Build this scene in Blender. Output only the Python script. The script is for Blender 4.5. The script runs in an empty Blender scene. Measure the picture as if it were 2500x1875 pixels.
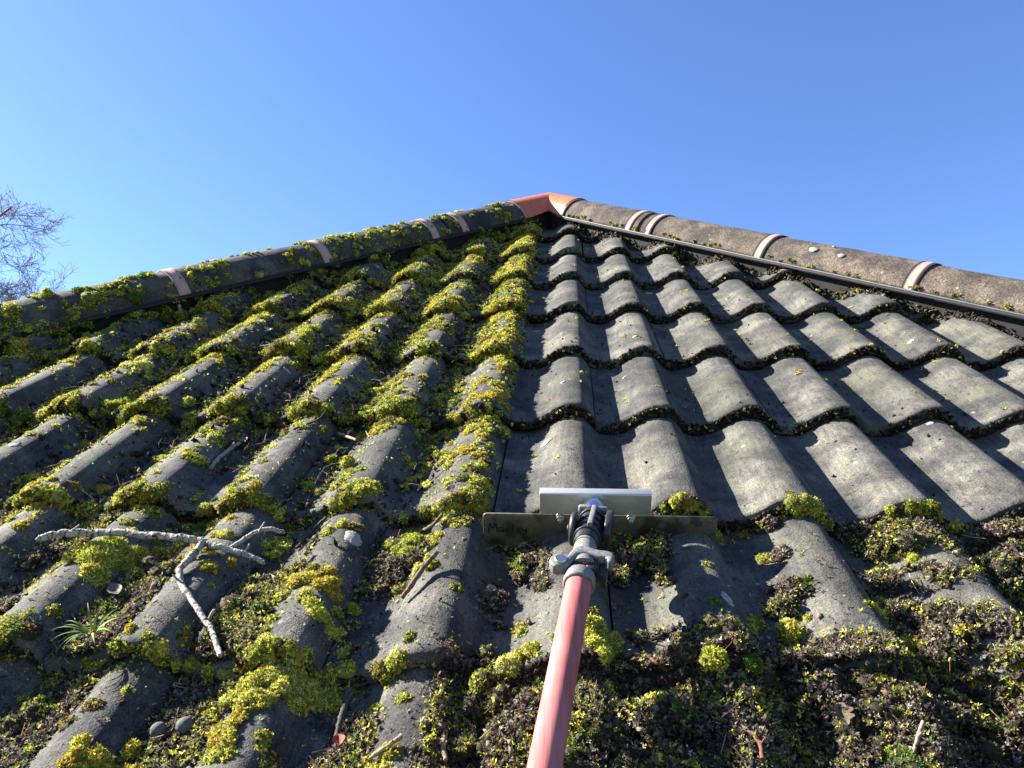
import bpy, bmesh, math, random
import numpy as np
from mathutils import Matrix, Vector

rng = np.random.RandomState(7)
random.seed(7)
C = bpy.context.scene.collection
scene = bpy.context.scene

# ------------------------------------------------------------------ roof plane frame
TH = math.radians(35.1)            # roof pitch
CT, ST = math.cos(TH), math.sin(TH)
Z0 = 3.4                           # height of the plate's course above the ground
PW, G = 0.15, 0.3033               # roll pitch, tile gauge
AMP, STEP = 0.033, 0.024           # roll height, drop of a tile from its lip to its head


def w3(p):
    """roof coordinates (across, up the slope, off the slope) -> world"""
    p = np.asarray(p, dtype=np.float64)
    o = np.empty_like(p)
    o[..., 0] = p[..., 0]
    o[..., 1] = p[..., 1] * CT - p[..., 2] * ST
    o[..., 2] = p[..., 1] * ST + p[..., 2] * CT + Z0
    return o


# ------------------------------------------------------------------ camera
CAMP = np.array([-0.01068, -0.91607, 0.54277])
CR = np.array([[0.99752126, 0.0670498, -0.02134631],
               [0.00605749, -0.38406168, -0.92328757],
               [-0.07010455, 0.92086967, -0.38351584]])
cam = bpy.data.objects.new("camera", bpy.data.cameras.new("camera"))
C.objects.link(cam)
_o = w3(np.zeros(3))
_ax = [w3(CR[0]) - _o, _o - w3(CR[1]), _o - w3(CR[2])]
M = Matrix.Identity(4)
for j in range(3):
    for i in range(3):
        M[i][j] = _ax[j][i]
_cw = w3(CAMP)
for i in range(3):
    M[i][3] = _cw[i]
cam.matrix_world = M
cam.data.sensor_width = 36.0
cam.data.lens = 36.0 * 1.9 / 2.5
cam.data.clip_start = 0.01
cam.data.clip_end = 6000
scene.camera = cam

# ------------------------------------------------------------------ sky, sun, exposure
SUNP = np.array([-0.80, 0.42, 0.330])                    # towards the sun, roof coordinates
SUNW = w3(SUNP) - _o
SUNW /= np.linalg.norm(SUNW)
SUN_EL = math.asin(SUNW[2])
SUN_AZ = math.atan2(SUNW[0], SUNW[1])
world = bpy.data.worlds.new("World")
scene.world = world
world.use_nodes = True
wn = world.node_tree.nodes
sky = wn.new("ShaderNodeTexSky")
sky.sky_type = 'NISHITA'
sky.sun_disc = False
sky.sun_elevation = SUN_EL
sky.sun_rotation = SUN_AZ
sky.air_density = 1.0
sky.dust_density = 0.2
sky.ozone_density = 5.0
bg = wn["Background"]
bg.inputs[1].default_value = 0.052
hsv = wn.new("ShaderNodeHueSaturation")
hsv.inputs["Saturation"].default_value = 1.08
hsv.inputs["Hue"].default_value = 0.510
world.node_tree.links.new(sky.outputs[0], hsv.inputs["Color"])
world.node_tree.links.new(hsv.outputs[0], bg.inputs[0])
sl = bpy.data.lights.new("sun", 'SUN')
sl.energy = 5.0
sl.angle = math.radians(0.5)
sl.color = (1.0, 0.95, 0.86)
sun = bpy.data.objects.new("sun", sl)
sun.rotation_mode = 'QUATERNION'
sun.rotation_quaternion = Vector(SUNW).to_track_quat('Z', 'Y')
C.objects.link(sun)
scene.view_settings.view_transform = 'Standard'
scene.view_settings.look = 'None'
scene.view_settings.exposure = 2.42
scene.view_settings.gamma = 1.0
scene.cycles.max_bounces = 6
scene.cycles.diffuse_bounces = 3
scene.cycles.transparent_max_bounces = 6


# ------------------------------------------------------------------ noise and the tile surface
_T = np.random.RandomState(3).rand(256, 256)


def vn(x, y, sc, seed=0):
    x = np.asarray(x) / sc + seed * 17.31
    y = np.asarray(y) / sc + seed * 9.77
    xi, yi = np.floor(x).astype(int), np.floor(y).astype(int)
    fx, fy = x - xi, y - yi
    fx, fy = fx * fx * (3 - 2 * fx), fy * fy * (3 - 2 * fy)
    a, b, c, d = _T[xi & 255, yi & 255], _T[(xi + 1) & 255, yi & 255], _T[xi & 255, (yi + 1) & 255], _T[(xi + 1) & 255, (yi + 1) & 255]
    return (a * (1 - fx) + b * fx) * (1 - fy) + (c * (1 - fx) + d * fx) * fy


def fbm(x, y, sc, seed=0):
    return (vn(x, y, sc, seed) + .5 * vn(x, y, sc / 2.1, seed + 1) + .25 * vn(x, y, sc / 4.3, seed + 2)) / 1.75


def sstep(a, b, x):
    t = np.clip((x - a) / (b - a), 0, 1)
    return t * t * (3 - 2 * t)


_pu = np.array([0, .06, .12, .17, .22, .27, .33, .40, .47, .54, .60, .66, .72, .78, .84, .90, .95, 1.0])
_pv = np.array([1, .985, .90, .68, .38, .14, .03, 0, .0, .05, .14, .30, .50, .69, .85, .95, .99, 1.0])
_uu = np.linspace(0, 1, 400, endpoint=False)
_vv = np.interp(_uu, _pu, _pv)
_k = np.exp(-np.linspace(-2, 2, 25) ** 2)
_k /= _k.sum()
_vv = np.convolve(np.concatenate([_vv[-12:], _vv, _vv[:12]]), _k, 'valid')


def prof(u):
    f = (np.asarray(u) % 1.0) * 400
    i = np.floor(f).astype(int)
    t = f - i
    return (_vv[i % 400] * (1 - t) + _vv[(i + 1) % 400] * t - 1.0) * AMP


def joint(r):
    return .26 if r % 2 else -.74            # where the tiles of course r meet (in rolls)


def tilecol(u, r):
    return np.floor((np.asarray(u) - np.where(np.asarray(r) % 2 == 1, .26, -.74)) / 2).astype(int)


def tileoff(r, c):
    return (_T[(np.asarray(r) * 7 + 31) & 255, (np.asarray(c) * 13 + 77) & 255] - .5) * 0.005


def surf(x, s):
    x, s = np.asarray(x, float), np.asarray(s, float)
    r = np.floor(s / G).astype(int)
    q = s / G - r
    u = x / PW
    return prof(u) - STEP * q + tileoff(r, tilecol(u, r)) * (1 - q)


def snorm(x, s):
    e = .002
    q = np.asarray(s) / G
    sb = np.where(q - np.floor(q) > .98, s - .006, s)
    dx = (surf(x + e, sb) - surf(x - e, sb)) / (2 * e)
    n = np.stack([-dx, np.full_like(dx, STEP / G), np.ones_like(dx)], -1)
    return n / np.linalg.norm(n, axis=-1, keepdims=True)


def ray(vx, vy):
    k = 2500 / 2212
    return np.array([(vx * k - 1250) / 1900, (vy * k - 937.5) / 1900, 1.0]) @ CR


def at(vx, vy, lift=0.0):
    """the point of the tiled surface at a place in the photograph, lifted off the slope"""
    d = ray(vx, vy)
    t = np.arange(.25, 3.2, .0008)
    P = CAMP + t[:, None] * d
    below = P[:, 2] < surf(P[:, 0], P[:, 1]) + lift
    i = int(np.argmax(below)) if below.any() else len(t) - 1
    return P[i]


def atn(vx, vy, n):
    d = ray(vx, vy)
    return CAMP + d * (n - CAMP[2]) / d[2]


def topix(p):
    q = (np.asarray(p) - CAMP) @ CR.T
    z = np.maximum(q[..., 2], 1e-3)
    return q[..., 0] / z * 1900 + 1250, q[..., 1] / z * 1900 + 937.5, q[..., 2]


# hips: both start at the apex and lie in the roof plane
APX = np.array([-.0826, 2.154, -.020])
HR = 0.083


def hipframe(sg):
    d = np.array([sg * CT, -1.0, .005 if sg > 0 else 0])
    d /= np.linalg.norm(d)
    z = np.array([0, ST, CT])
    sd = np.cross(d, z)
    sd /= np.linalg.norm(sd)
    w = np.cross(sd, d)
    if w @ z < 0:
        w = -w
    if sd[1] > 0:
        sd = -sd
    return d, sd, w


def hipx(s):
    """half width of the front slope at height s"""
    return (APX[1] - s) * CT


# ------------------------------------------------------------------ mesh helpers
def link(name, me, mats, parent=None, origin=None):
    o = bpy.data.objects.new(name, me)
    C.objects.link(o)
    for m in (mats if isinstance(mats, (list, tuple)) else [mats]):
        me.materials.append(m)
    if origin is not None:
        o.location = origin
    if parent is not None:
        o.parent = parent
        o.matrix_parent_inverse = Matrix.Translation(parent.location).inverted()
    return o


def tag(o, label=None, cat=None, group=None, kind=None):
    if label: o["label"] = label
    if cat: o["category"] = cat
    if group: o["group"] = group
    if kind: o["kind"] = kind
    return o


def empty(name, p, label, cat, group=None, kind=None):
    o = bpy.data.objects.new(name, None)
    C.objects.link(o)
    o.empty_display_size = .05
    o.location = w3(np.array(p, float))
    return tag(o, label, cat, group, kind)


class Buf:
    """collects vertices (roof coordinates), faces and colours; build() links them as ONE mesh object"""
    def __init__(s):
        s.v, s.f, s.c, s.n = [], [], [], 0

    def add(s, v, f, col=(1, 1, 1)):
        v = np.asarray(v, np.float64).reshape(-1, 3)
        f = np.asarray(f, np.int64)
        s.v.append(v)
        s.f.append(f + s.n)
        c = np.asarray(col, np.float64)
        if c.ndim == 1:
            c = np.broadcast_to(c, (len(v), 3))
        s.c.append(c)
        s.n += len(v)

    def build(s, name, mats, parent=None, origin=None, smooth=False, world=False, merge=False):
        v = np.concatenate(s.v)
        if not world:
            v = w3(v)
        if origin is not None:
            origin = np.asarray(origin, float)
            if not world:
                origin = w3(origin)
            v = v - origin
        me = bpy.data.meshes.new(name)
        loops = np.concatenate([f.ravel() for f in s.f])
        tot = np.concatenate([np.full(len(f), f.shape[1]) for f in s.f])
        start = np.concatenate([[0], np.cumsum(tot)[:-1]])
        me.vertices.add(len(v))
        me.vertices.foreach_set('co', v.astype(np.float32).ravel())
        me.loops.add(len(loops))
        me.loops.foreach_set('vertex_index', loops.astype(np.int32))
        me.polygons.add(len(tot))
        me.polygons.foreach_set('loop_start', start.astype(np.int32))
        me.polygons.foreach_set('loop_total', tot.astype(np.int32))
        me.update(calc_edges=True)
        a = me.attributes.new('Col', 'FLOAT_COLOR', 'POINT')
        c = np.concatenate(s.c)
        a.data.foreach_set('color', np.concatenate([c, np.ones((len(c), 1))], 1).astype(np.float32).ravel())
        if smooth:
            me.polygons.foreach_set('use_smooth', np.ones(len(tot), bool))
        return link(name, me, mats, parent, origin)


def frames(n):
    n = np.asarray(n, float)
    n = n / np.linalg.norm(n, axis=-1, keepdims=True)
    a = np.where(np.abs(n[..., :1]) < .8, np.array([1.0, 0, 0]), np.array([0, 1.0, 0]))
    t1 = np.cross(n, a)
    t1 /= np.linalg.norm(t1, axis=-1, keepdims=True)
    return t1, np.cross(n, t1), n


def grid_faces(nu, nv, wrap=False):
    i, j = np.meshgrid(np.arange(nu - 1), np.arange(nv if wrap else nv - 1), indexing='ij')
    j2 = (j + 1) % nv
    return np.stack([i * nv + j, (i + 1) * nv + j, (i + 1) * nv + j2, i * nv + j2], -1).reshape(-1, 4)


def tube(buf, pts, rad, seg=8, col=(1, 1, 1), caps=True, jit=0.0):
    pts = np.asarray(pts, float)
    rad = np.broadcast_to(np.asarray(rad, float), (len(pts),))
    t = np.gradient(pts, axis=0)
    t /= np.linalg.norm(t, axis=1, keepdims=True)
    ref = np.array([.13, .21, .97])
    a = np.cross(t, ref)
    a /= np.linalg.norm(a, axis=1, keepdims=True)
    b = np.cross(t, a)
    ang = np.linspace(0, 2 * np.pi, seg, endpoint=False)
    rr = rad[:, None] * (1 + (rng.rand(len(pts), seg) - .5) * jit)
    v = pts[:, None] + rr[..., None] * (np.cos(ang)[None, :, None] * a[:, None] + np.sin(ang)[None, :, None] * b[:, None])
    buf.add(v, grid_faces(len(pts), seg, True)[:, ::-1], col)
    if caps:
        for k in (0, len(pts) - 1):
            base = buf.n
            ring = v[k]
            buf.add(np.concatenate([ring, pts[k:k + 1]]), np.array([[i, (i + 1) % seg, seg] for i in range(seg)]), col)


def spline(pts, n):
    pts = np.asarray(pts, float)
    P = np.concatenate([[2 * pts[0] - pts[1]], pts, [2 * pts[-1] - pts[-2]]])
    out = []
    m = len(pts) - 1
    for t in np.linspace(0, m - 1e-6, n):
        i = int(t)
        f = t - i
        a, b, c, d = P[i:i + 4]
        out.append(.5 * ((2 * b) + (-a + c) * f + (2 * a - 5 * b + 4 * c - d) * f * f + (-a + 3 * b - 3 * c + d) * f ** 3))
    return np.array(out)


def ico(sub):
    bm = bmesh.new()
    bmesh.ops.create_icosphere(bm, subdivisions=sub, radius=1)
    v = np.array([x.co[:] for x in bm.verts])
    f = np.array([[x.index for x in p.verts] for p in bm.faces])
    bm.free()
    return v, f


ICO = {k: ico(k) for k in (1, 2, 3)}


def bevel_box(buf, c, ax, half, bev=.001, col=(1, 1, 1)):
    """box with chamfered edges: centre, three axes, half sizes"""
    bm = bmesh.new()
    bmesh.ops.create_cube(bm, size=2)
    for v in bm.verts:
        v.co = Vector((v.co.x * half[0], v.co.y * half[1], v.co.z * half[2]))
    bmesh.ops.bevel(bm, geom=list(bm.edges), offset=bev, segments=2, affect='EDGES', profile=.5)
    add_bm(buf, bm, c, ax, col)


def add_bm(buf, bm, c, ax, col=(1, 1, 1)):
    bm.verts.index_update()
    v = np.array([x.co[:] for x in bm.verts])
    v = np.asarray(c) + v @ np.asarray(ax)
    by = {}
    for p in bm.faces:
        by.setdefault(len(p.verts), []).append([x.index for x in p.verts])
    base = buf.n
    first = True
    for k, f in by.items():
        if first:
            buf.add(v, np.array(f), col)
            first = False
        else:
            buf.f.append(np.array(f) + base)
    bm.free()


def prism(buf, outline, thick, c, ax, bev=.0008, col=(1, 1, 1)):
    """2-D outline in the (ax0, ax1) plane, extruded both ways along ax2"""
    bm = bmesh.new()
    vs = [bm.verts.new((p[0], p[1], -thick / 2)) for p in outline]
    f = bm.faces.new(vs)
    r = bmesh.ops.extrude_face_region(bm, geom=[f])
    for e in r['geom']:
        if isinstance(e, bmesh.types.BMVert):
            e.co.z = thick / 2
    bmesh.ops.recalc_face_normals(bm, faces=list(bm.faces))
    if bev:
        ed = [e for e in bm.edges if len(e.link_faces) == 2 and e.calc_face_angle(0) > .6]
        bmesh.ops.bevel(bm, geom=ed, offset=bev, segments=2, affect='EDGES', profile=.5)
    add_bm(buf, bm, c, ax, col)


# ------------------------------------------------------------------ materials
def mat(name):
    m = bpy.data.materials.new(name)
    m.use_nodes = True
    nt = m.node_tree
    return m, nt, nt.nodes["Principled BSDF"]


def nd(nt, t, **kw):
    n = nt.nodes.new(t)
    for k, v in kw.items():
        if k.startswith('_'):
            setattr(n, k[1:], v)
        else:
            n.inputs[k.replace('_', ' ')].default_value = v
    return n


def noise(nt, scale, detail=3, rough=.55, coord=None):
    n = nd(nt, "ShaderNodeTexNoise", Scale=scale, Detail=detail, Roughness=rough)
    if coord is None:
        coord = nt.nodes.new("ShaderNodeTexCoord").outputs["Object"]
    nt.links.new(coord, n.inputs["Vector"])
    return n.outputs["Fac"]


def ramp(nt, fac, stops):
    r = nt.nodes.new("ShaderNodeValToRGB")
    e = r.color_ramp.elements
    e[0].position, e[0].color = stops[0][0], (*stops[0][1], 1)
    e[1].position, e[1].color = stops[-1][0], (*stops[-1][1], 1)
    for p, c in stops[1:-1]:
        x = e.new(p)
        x.color = (*c, 1)
    nt.links.new(fac, r.inputs[0])
    return r.outputs[0]


def mix(nt, a, b, fac, mode='MIX'):
    m = nt.nodes.new("ShaderNodeMix")
    m.data_type = 'RGBA'
    m.blend_type = mode
    for sock, val in ((m.inputs[0], fac), (m.inputs[6], a), (m.inputs[7], b)):
        if hasattr(val, 'is_linked') or hasattr(val, 'links'):
            nt.links.new(val, sock)
        elif isinstance(val, (int, float)):
            sock.default_value = val
        else:
            sock.default_value = (*val, 1)
    return m.outputs[2]


def bump(nt, b, h, dist, strength=1.0, prev=None):
    n = nd(nt, "ShaderNodeBump", Strength=strength, Distance=dist)
    nt.links.new(h, n.inputs["Height"])
    if prev is not None:
        nt.links.new(prev, n.inputs["Normal"])
    nt.links.new(n.outputs[0], b.inputs["Normal"])
    return n.outputs[0]


ALB = .74                                                   # overall albedo factor of the surfaces, lowered to balance the exposure


def setcol(nt, b, col, k=ALB):
    nt.links.new(mix(nt, col, (k, k, k), 1.0, 'MULTIPLY'), b.inputs["Base Color"])


def concrete(name, dark, mid, light, grain=430, tint=(.16, .14, .08)):
    m, nt, b = mat(name)
    g = noise(nt, grain, 2, .6)
    p = noise(nt, 14, 4, .6)
    q = noise(nt, 55, 4, .65)
    base = ramp(nt, g, [(.22, dark), (.5, mid), (.80, light)])
    patch = ramp(nt, p, [(.38, (.55, .56, .59)), (.50, (.95, .94, .92)), (.62, (1.68, 1.64, 1.50))])
    col = mix(nt, base, patch, 1.0, 'MULTIPLY')
    mp = nt.nodes.new("ShaderNodeMapping")
    mp.vector_type = 'TEXTURE'
    mp.inputs["Rotation"].default_value = (TH, 0, 0)
    mp.inputs["Scale"].default_value = (1, 14, 1)
    nt.links.new(nt.nodes.new("ShaderNodeTexCoord").outputs["Object"], mp.inputs["Vector"])
    sk = noise(nt, 170, 3, .6, mp.outputs[0])
    col = mix(nt, col, ramp(nt, sk, [(.36, (.80, .80, .81)), (.50, (1, 1, 1)), (.66, (1.22, 1.2, 1.15))]), 1.0, 'MULTIPLY')
    gfilm = noise(nt, 7, 4, .6)
    col = mix(nt, col, (.055, .065, .030), mix(nt, (0, 0, 0), ramp(nt, gfilm, [(.50, (0, 0, 0)), (.68, (1, 1, 1))]), .45))
    blot = ramp(nt, q, [(.56, (0, 0, 0)), (.72, (1, 1, 1))])
    col = mix(nt, col, tint, mix(nt, (0, 0, 0), blot, .35))
    st = noise(nt, 90, 3, .7)
    dk = ramp(nt, st, [(.30, (.35, .35, .36)), (.42, (1, 1, 1))])
    col = mix(nt, col, dk, 1.0, 'MULTIPLY')
    vo = nd(nt, "ShaderNodeTexVoronoi", Scale=26.0, Randomness=1.0)
    nt.links.new(nt.nodes.new("ShaderNodeTexCoord").outputs["Object"], vo.inputs["Vector"])
    sepc = nt.nodes.new("ShaderNodeSeparateColor")
    nt.links.new(vo.outputs["Color"], sepc.inputs[0])
    dot = ramp(nt, vo.outputs["Distance"], [(.07, (1, 1, 1)), (.12, (0, 0, 0))])
    few = ramp(nt, sepc.outputs[0], [(.80, (0, 0, 0)), (.84, (1, 1, 1))])
    col = mix(nt, col, (.27, .265, .225), mix(nt, (0, 0, 0), mix(nt, dot, few, 1.0, 'MULTIPLY'), .75))
    inf = nt.nodes.new("ShaderNodeObjectInfo")
    rv = ramp(nt, inf.outputs["Random"], [(0, (.82, .82, .84)), (1, (1.12, 1.10, 1.06))])
    col = mix(nt, col, rv, 1.0, 'MULTIPLY')
    setcol(nt, b, col)
    b.inputs["Roughness"].default_value = .92
    b.inputs["Specular IOR Level"].default_value = .25
    bb = bump(nt, b, g, .0016, .8)
    bump(nt, b, q, .003, .5, bb)
    return m


M_TILE = concrete("tile_concrete", (.040, .0395, .039), (.086, .0845, .079), (.172, .167, .152))
M_HIPR = concrete("weathered_hip_tile", (.038, .031, .027), (.083, .068, .059), (.175, .148, .125), 240, (.17, .105, .08))
M_HIPL = concrete("dark_hip_tile", (.03, .03, .03), (.066, .062, .058), (.12, .11, .10), 330, (.12, .10, .08))


def vcol(name, rough=.8, transl=0.0, spec=.2, grain=0):
    m, nt, b = mat(name)
    a = nt.nodes.new("ShaderNodeAttribute")
    a.attribute_name = 'Col'
    col = a.outputs["Color"]
    if grain:
        g = noise(nt, grain, 3, .6)
        col = mix(nt, col, ramp(nt, g, [(.3, (.55, .55, .55)), (.7, (1.35, 1.35, 1.35))]), 1.0, 'MULTIPLY')
        bump(nt, b, g, .002, .8)
    col = mix(nt, col, (ALB, ALB, ALB), 1.0, 'MULTIPLY')
    nt.links.new(col, b.inputs["Base Color"])
    b.inputs["Roughness"].default_value = rough
    b.inputs["Specular IOR Level"].default_value = spec
    if transl:
        t = nt.nodes.new("ShaderNodeBsdfTranslucent")
        nt.links.new(col, t.inputs["Color"])
        mx = nt.nodes.new("ShaderNodeMixShader")
        mx.inputs[0].default_value = transl
        nt.links.new(b.outputs[0], mx.inputs[1])
        nt.links.new(t.outputs[0], mx.inputs[2])
        nt.links.new(mx.outputs[0], nt.nodes["Material Output"].inputs[0])
    return m


M_MOSS = vcol("moss_leaves", .75, .30)
M_DIRT = vcol("dark_crumbs", .95, 0, .1, 500)
M_LEAF = vcol("dry_leaf", .7, .25)


def simple(name, colr, rough=.6, metal=0.0, grain=None, gscale=200, bd=.0006, var=.25, spec=.4):
    m, nt, b = mat(name)
    g = noise(nt, gscale, 4, .6)
    lo, hi = [c * (1 - var) for c in colr], [min(1, c * (1 + var)) for c in colr]
    setcol(nt, b, ramp(nt, g, [(.3, lo), (.7, hi)]), ALB if metal < .5 else .9)
    b.inputs["Roughness"].default_value = rough
    b.inputs["Metallic"].default_value = metal
    b.inputs["Specular IOR Level"].default_value = spec
    if bd:
        bump(nt, b, g, bd, .6)
    return m


M_CAP = simple("orange_plastic", (.56, .150, .068), .55, 0, gscale=45, bd=0, var=.16)
M_STRAP = simple("pinkish_brown_plastic", (.50, .30, .235), .7, 0, gscale=60, bd=0, var=.10)
M_STRIP = simple("grey_metal_strip", (.12, .12, .125), .6, .3, gscale=60, bd=0, var=.2)
M_STRIPD = simple("dark_rubber_strip", (.018, .018, .02), .8, 0, gscale=60, bd=0, var=.2)
M_DECK = simple("dark_underlay", (.02, .019, .018), .95, 0, gscale=80, bd=0)
M_LICHEN = simple("pale_lichen", (.33, .33, .29), .95, 0, gscale=420, bd=.0008, var=.35, spec=.1)
M_CLIP = simple("tile_clip_metal", (.36, .36, .33), .6, .4, gscale=120, bd=0, var=.3)
M_BLACKP = simple("black_plastic", (.022, .022, .024), .42, 0, gscale=260, bd=.0003, var=.4)
M_GREYP = simple("worn_grey_plastic", (.19, .185, .175), .55, 0, gscale=300, bd=.0004, var=.45)
M_CHROME = simple("bright_steel", (.75, .76, .80), .16, 1.0, gscale=200, bd=.0001, var=.06)
M_BOLT = simple("steel_bolt", (.62, .61, .58), .32, 1.0, gscale=200, bd=0, var=.1)
M_INK = simple("black_marker_ink", (.012, .012, .012), .7, 0, bd=0)

# brushed aluminium of the plate, with splashes of dirt
M_ALU, _nt, _b = mat("dirty_aluminium")
_p = noise(_nt, 38, 5, .62)
_sp = ramp(_nt, _p, [(.47, (0, 0, 0)), (.58, (1, 1, 1))])
_fine = noise(_nt, 300, 3, .6)
_c = ramp(_nt, _fine, [(.3, (.125, .112, .088)), (.7, (.19, .172, .138))])
_nt.links.new(mix(_nt, _c, (.03, .026, .02), mix(_nt, (0, 0, 0), _sp, .75)), _b.inputs["Base Color"])
_b.inputs["Metallic"].default_value = .6
_b.inputs["Roughness"].default_value = .48
M_ALUC = simple("clean_aluminium", (.50, .495, .47), .36, .6, gscale=240, bd=.0001, var=.07)

# salmon glass-fibre pole with faint wear along its length
M_POLE, _nt, _b = mat("faded_red_pole")
_tc = _nt.nodes.new("ShaderNodeTexCoord")
_mp = _nt.nodes.new("ShaderNodeMapping")
_mp.inputs["Scale"].default_value = (1, .05, .05)
_nt.links.new(_tc.outputs["Object"], _mp.inputs["Vector"])
_g = noise(_nt, 420, 4, .6, _mp.outputs[0])
_l = noise(_nt, 22, 3, .6)
_c = ramp(_nt, _g, [(.3, (.39, .085, .080)), (.7, (.50, .14, .13))])
_c = mix(_nt, _c, (.53, .23, .21), mix(_nt, (0, 0, 0), ramp(_nt, _l, [(.48, (0, 0, 0)), (.7, (1, 1, 1))]), .5))
_s2 = noise(_nt, 60, 4, .7, _mp.outputs[0])
_c = mix(_nt, _c, (.56, .36, .33), mix(_nt, (0, 0, 0), ramp(_nt, _s2, [(.50, (0, 0, 0)), (.66, (1, 1, 1))]), .22))
_d2 = noise(_nt, 75, 5, .7)
_c = mix(_nt, _c, (.10, .06, .05), mix(_nt, (0, 0, 0), ramp(_nt, _d2, [(.62, (0, 0, 0)), (.70, (1, 1, 1))]), .6))
setcol(_nt, _b, _c)
_b.inputs["Roughness"].default_value = .72
_b.inputs["Specular IOR Level"].default_value = .3
bump(_nt, _b, _g, .0003, .5)

# ------------------------------------------------------------------ ground far below and the rest of the house
def flat_obj(name, verts, faces, m, parent=None):
    me = bpy.data.meshes.new(name)
    me.from_pydata([tuple(v) for v in verts], [], faces)
    me.update()
    return link(name, me, m, parent)


M_LAWN, _nt, _b = mat("lawn")
_nt.links.new(ramp(_nt, noise(_nt, .8, 6, .65), [(.3, (.035, .05, .018)), (.7, (.07, .085, .03))]), _b.inputs["Base Color"])
_b.inputs["Roughness"].default_value = .95
R_ = 3000.0
tag(flat_obj("ground", [(-R_, -R_, 0), (R_, -R_, 0), (R_, R_, 0), (-R_, R_, 0)], [(0, 1, 2, 3)], M_LAWN), kind="structure")

roof = empty("tiled_roof", (0, -.62, -.06), "grey concrete tiled roof slope, mossy at left and scraped clean at right", "roof", kind="thing")

# underlay and the other slopes (hidden behind the hips)
SB = -.62
xb = hipx(SB)
D_ = -.075
apw = w3(np.array([APX[0], APX[1], D_]))
lw, rw = w3(np.array([APX[0] - xb, SB, D_])), w3(np.array([APX[0] + xb, SB, D_]))
LEN = 6.0
back = apw + np.array([0, LEN, 0])
dk = Buf()
V = np.array([apw, lw, rw, back, lw + np.array([0, LEN + 1.0, 0]), rw + np.array([0, LEN + 1.0, 0])])
dk.add(V, np.array([[0, 1, 2]]))
dk.f.append(np.array([[0, 3, 4, 1], [0, 2, 5, 3]]))
dk.build("roof_deck", M_DECK, roof, world=True)


def side_slope(sg):
    """plain corrugated slope behind a hip"""
    b = Buf()
    ny, ns = 260, 60
    yy = np.linspace(0, LEN, ny)
    tt = np.linspace(0, 1, ns)
    Y, T = np.meshgrid(yy, tt, indexing='ij')
    eave = (rw if sg > 0 else lw)
    s_len = np.linalg.norm(np.array([eave[0] - apw[0], 0, eave[2] - apw[2]]))
    nrm = np.array([sg * ST, 0, CT])
    y0 = apw[1] + (eave[1] - apw[1]) * T + .06
    r = T * s_len / G
    off = prof(Y / PW) - STEP * (1 - (r - np.floor(r))) - .0 + .06
    P = np.stack([apw[0] + (eave[0] - apw[0]) * T, y0 + Y, apw[2] + (eave[2] - apw[2]) * T], -1) + off[..., None] * nrm
    b.add(P, grid_faces(ny, ns))
    b.build("side_slope", M_TILE, roof, world=True, smooth=True)


side_slope(1)
side_slope(-1)


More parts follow.
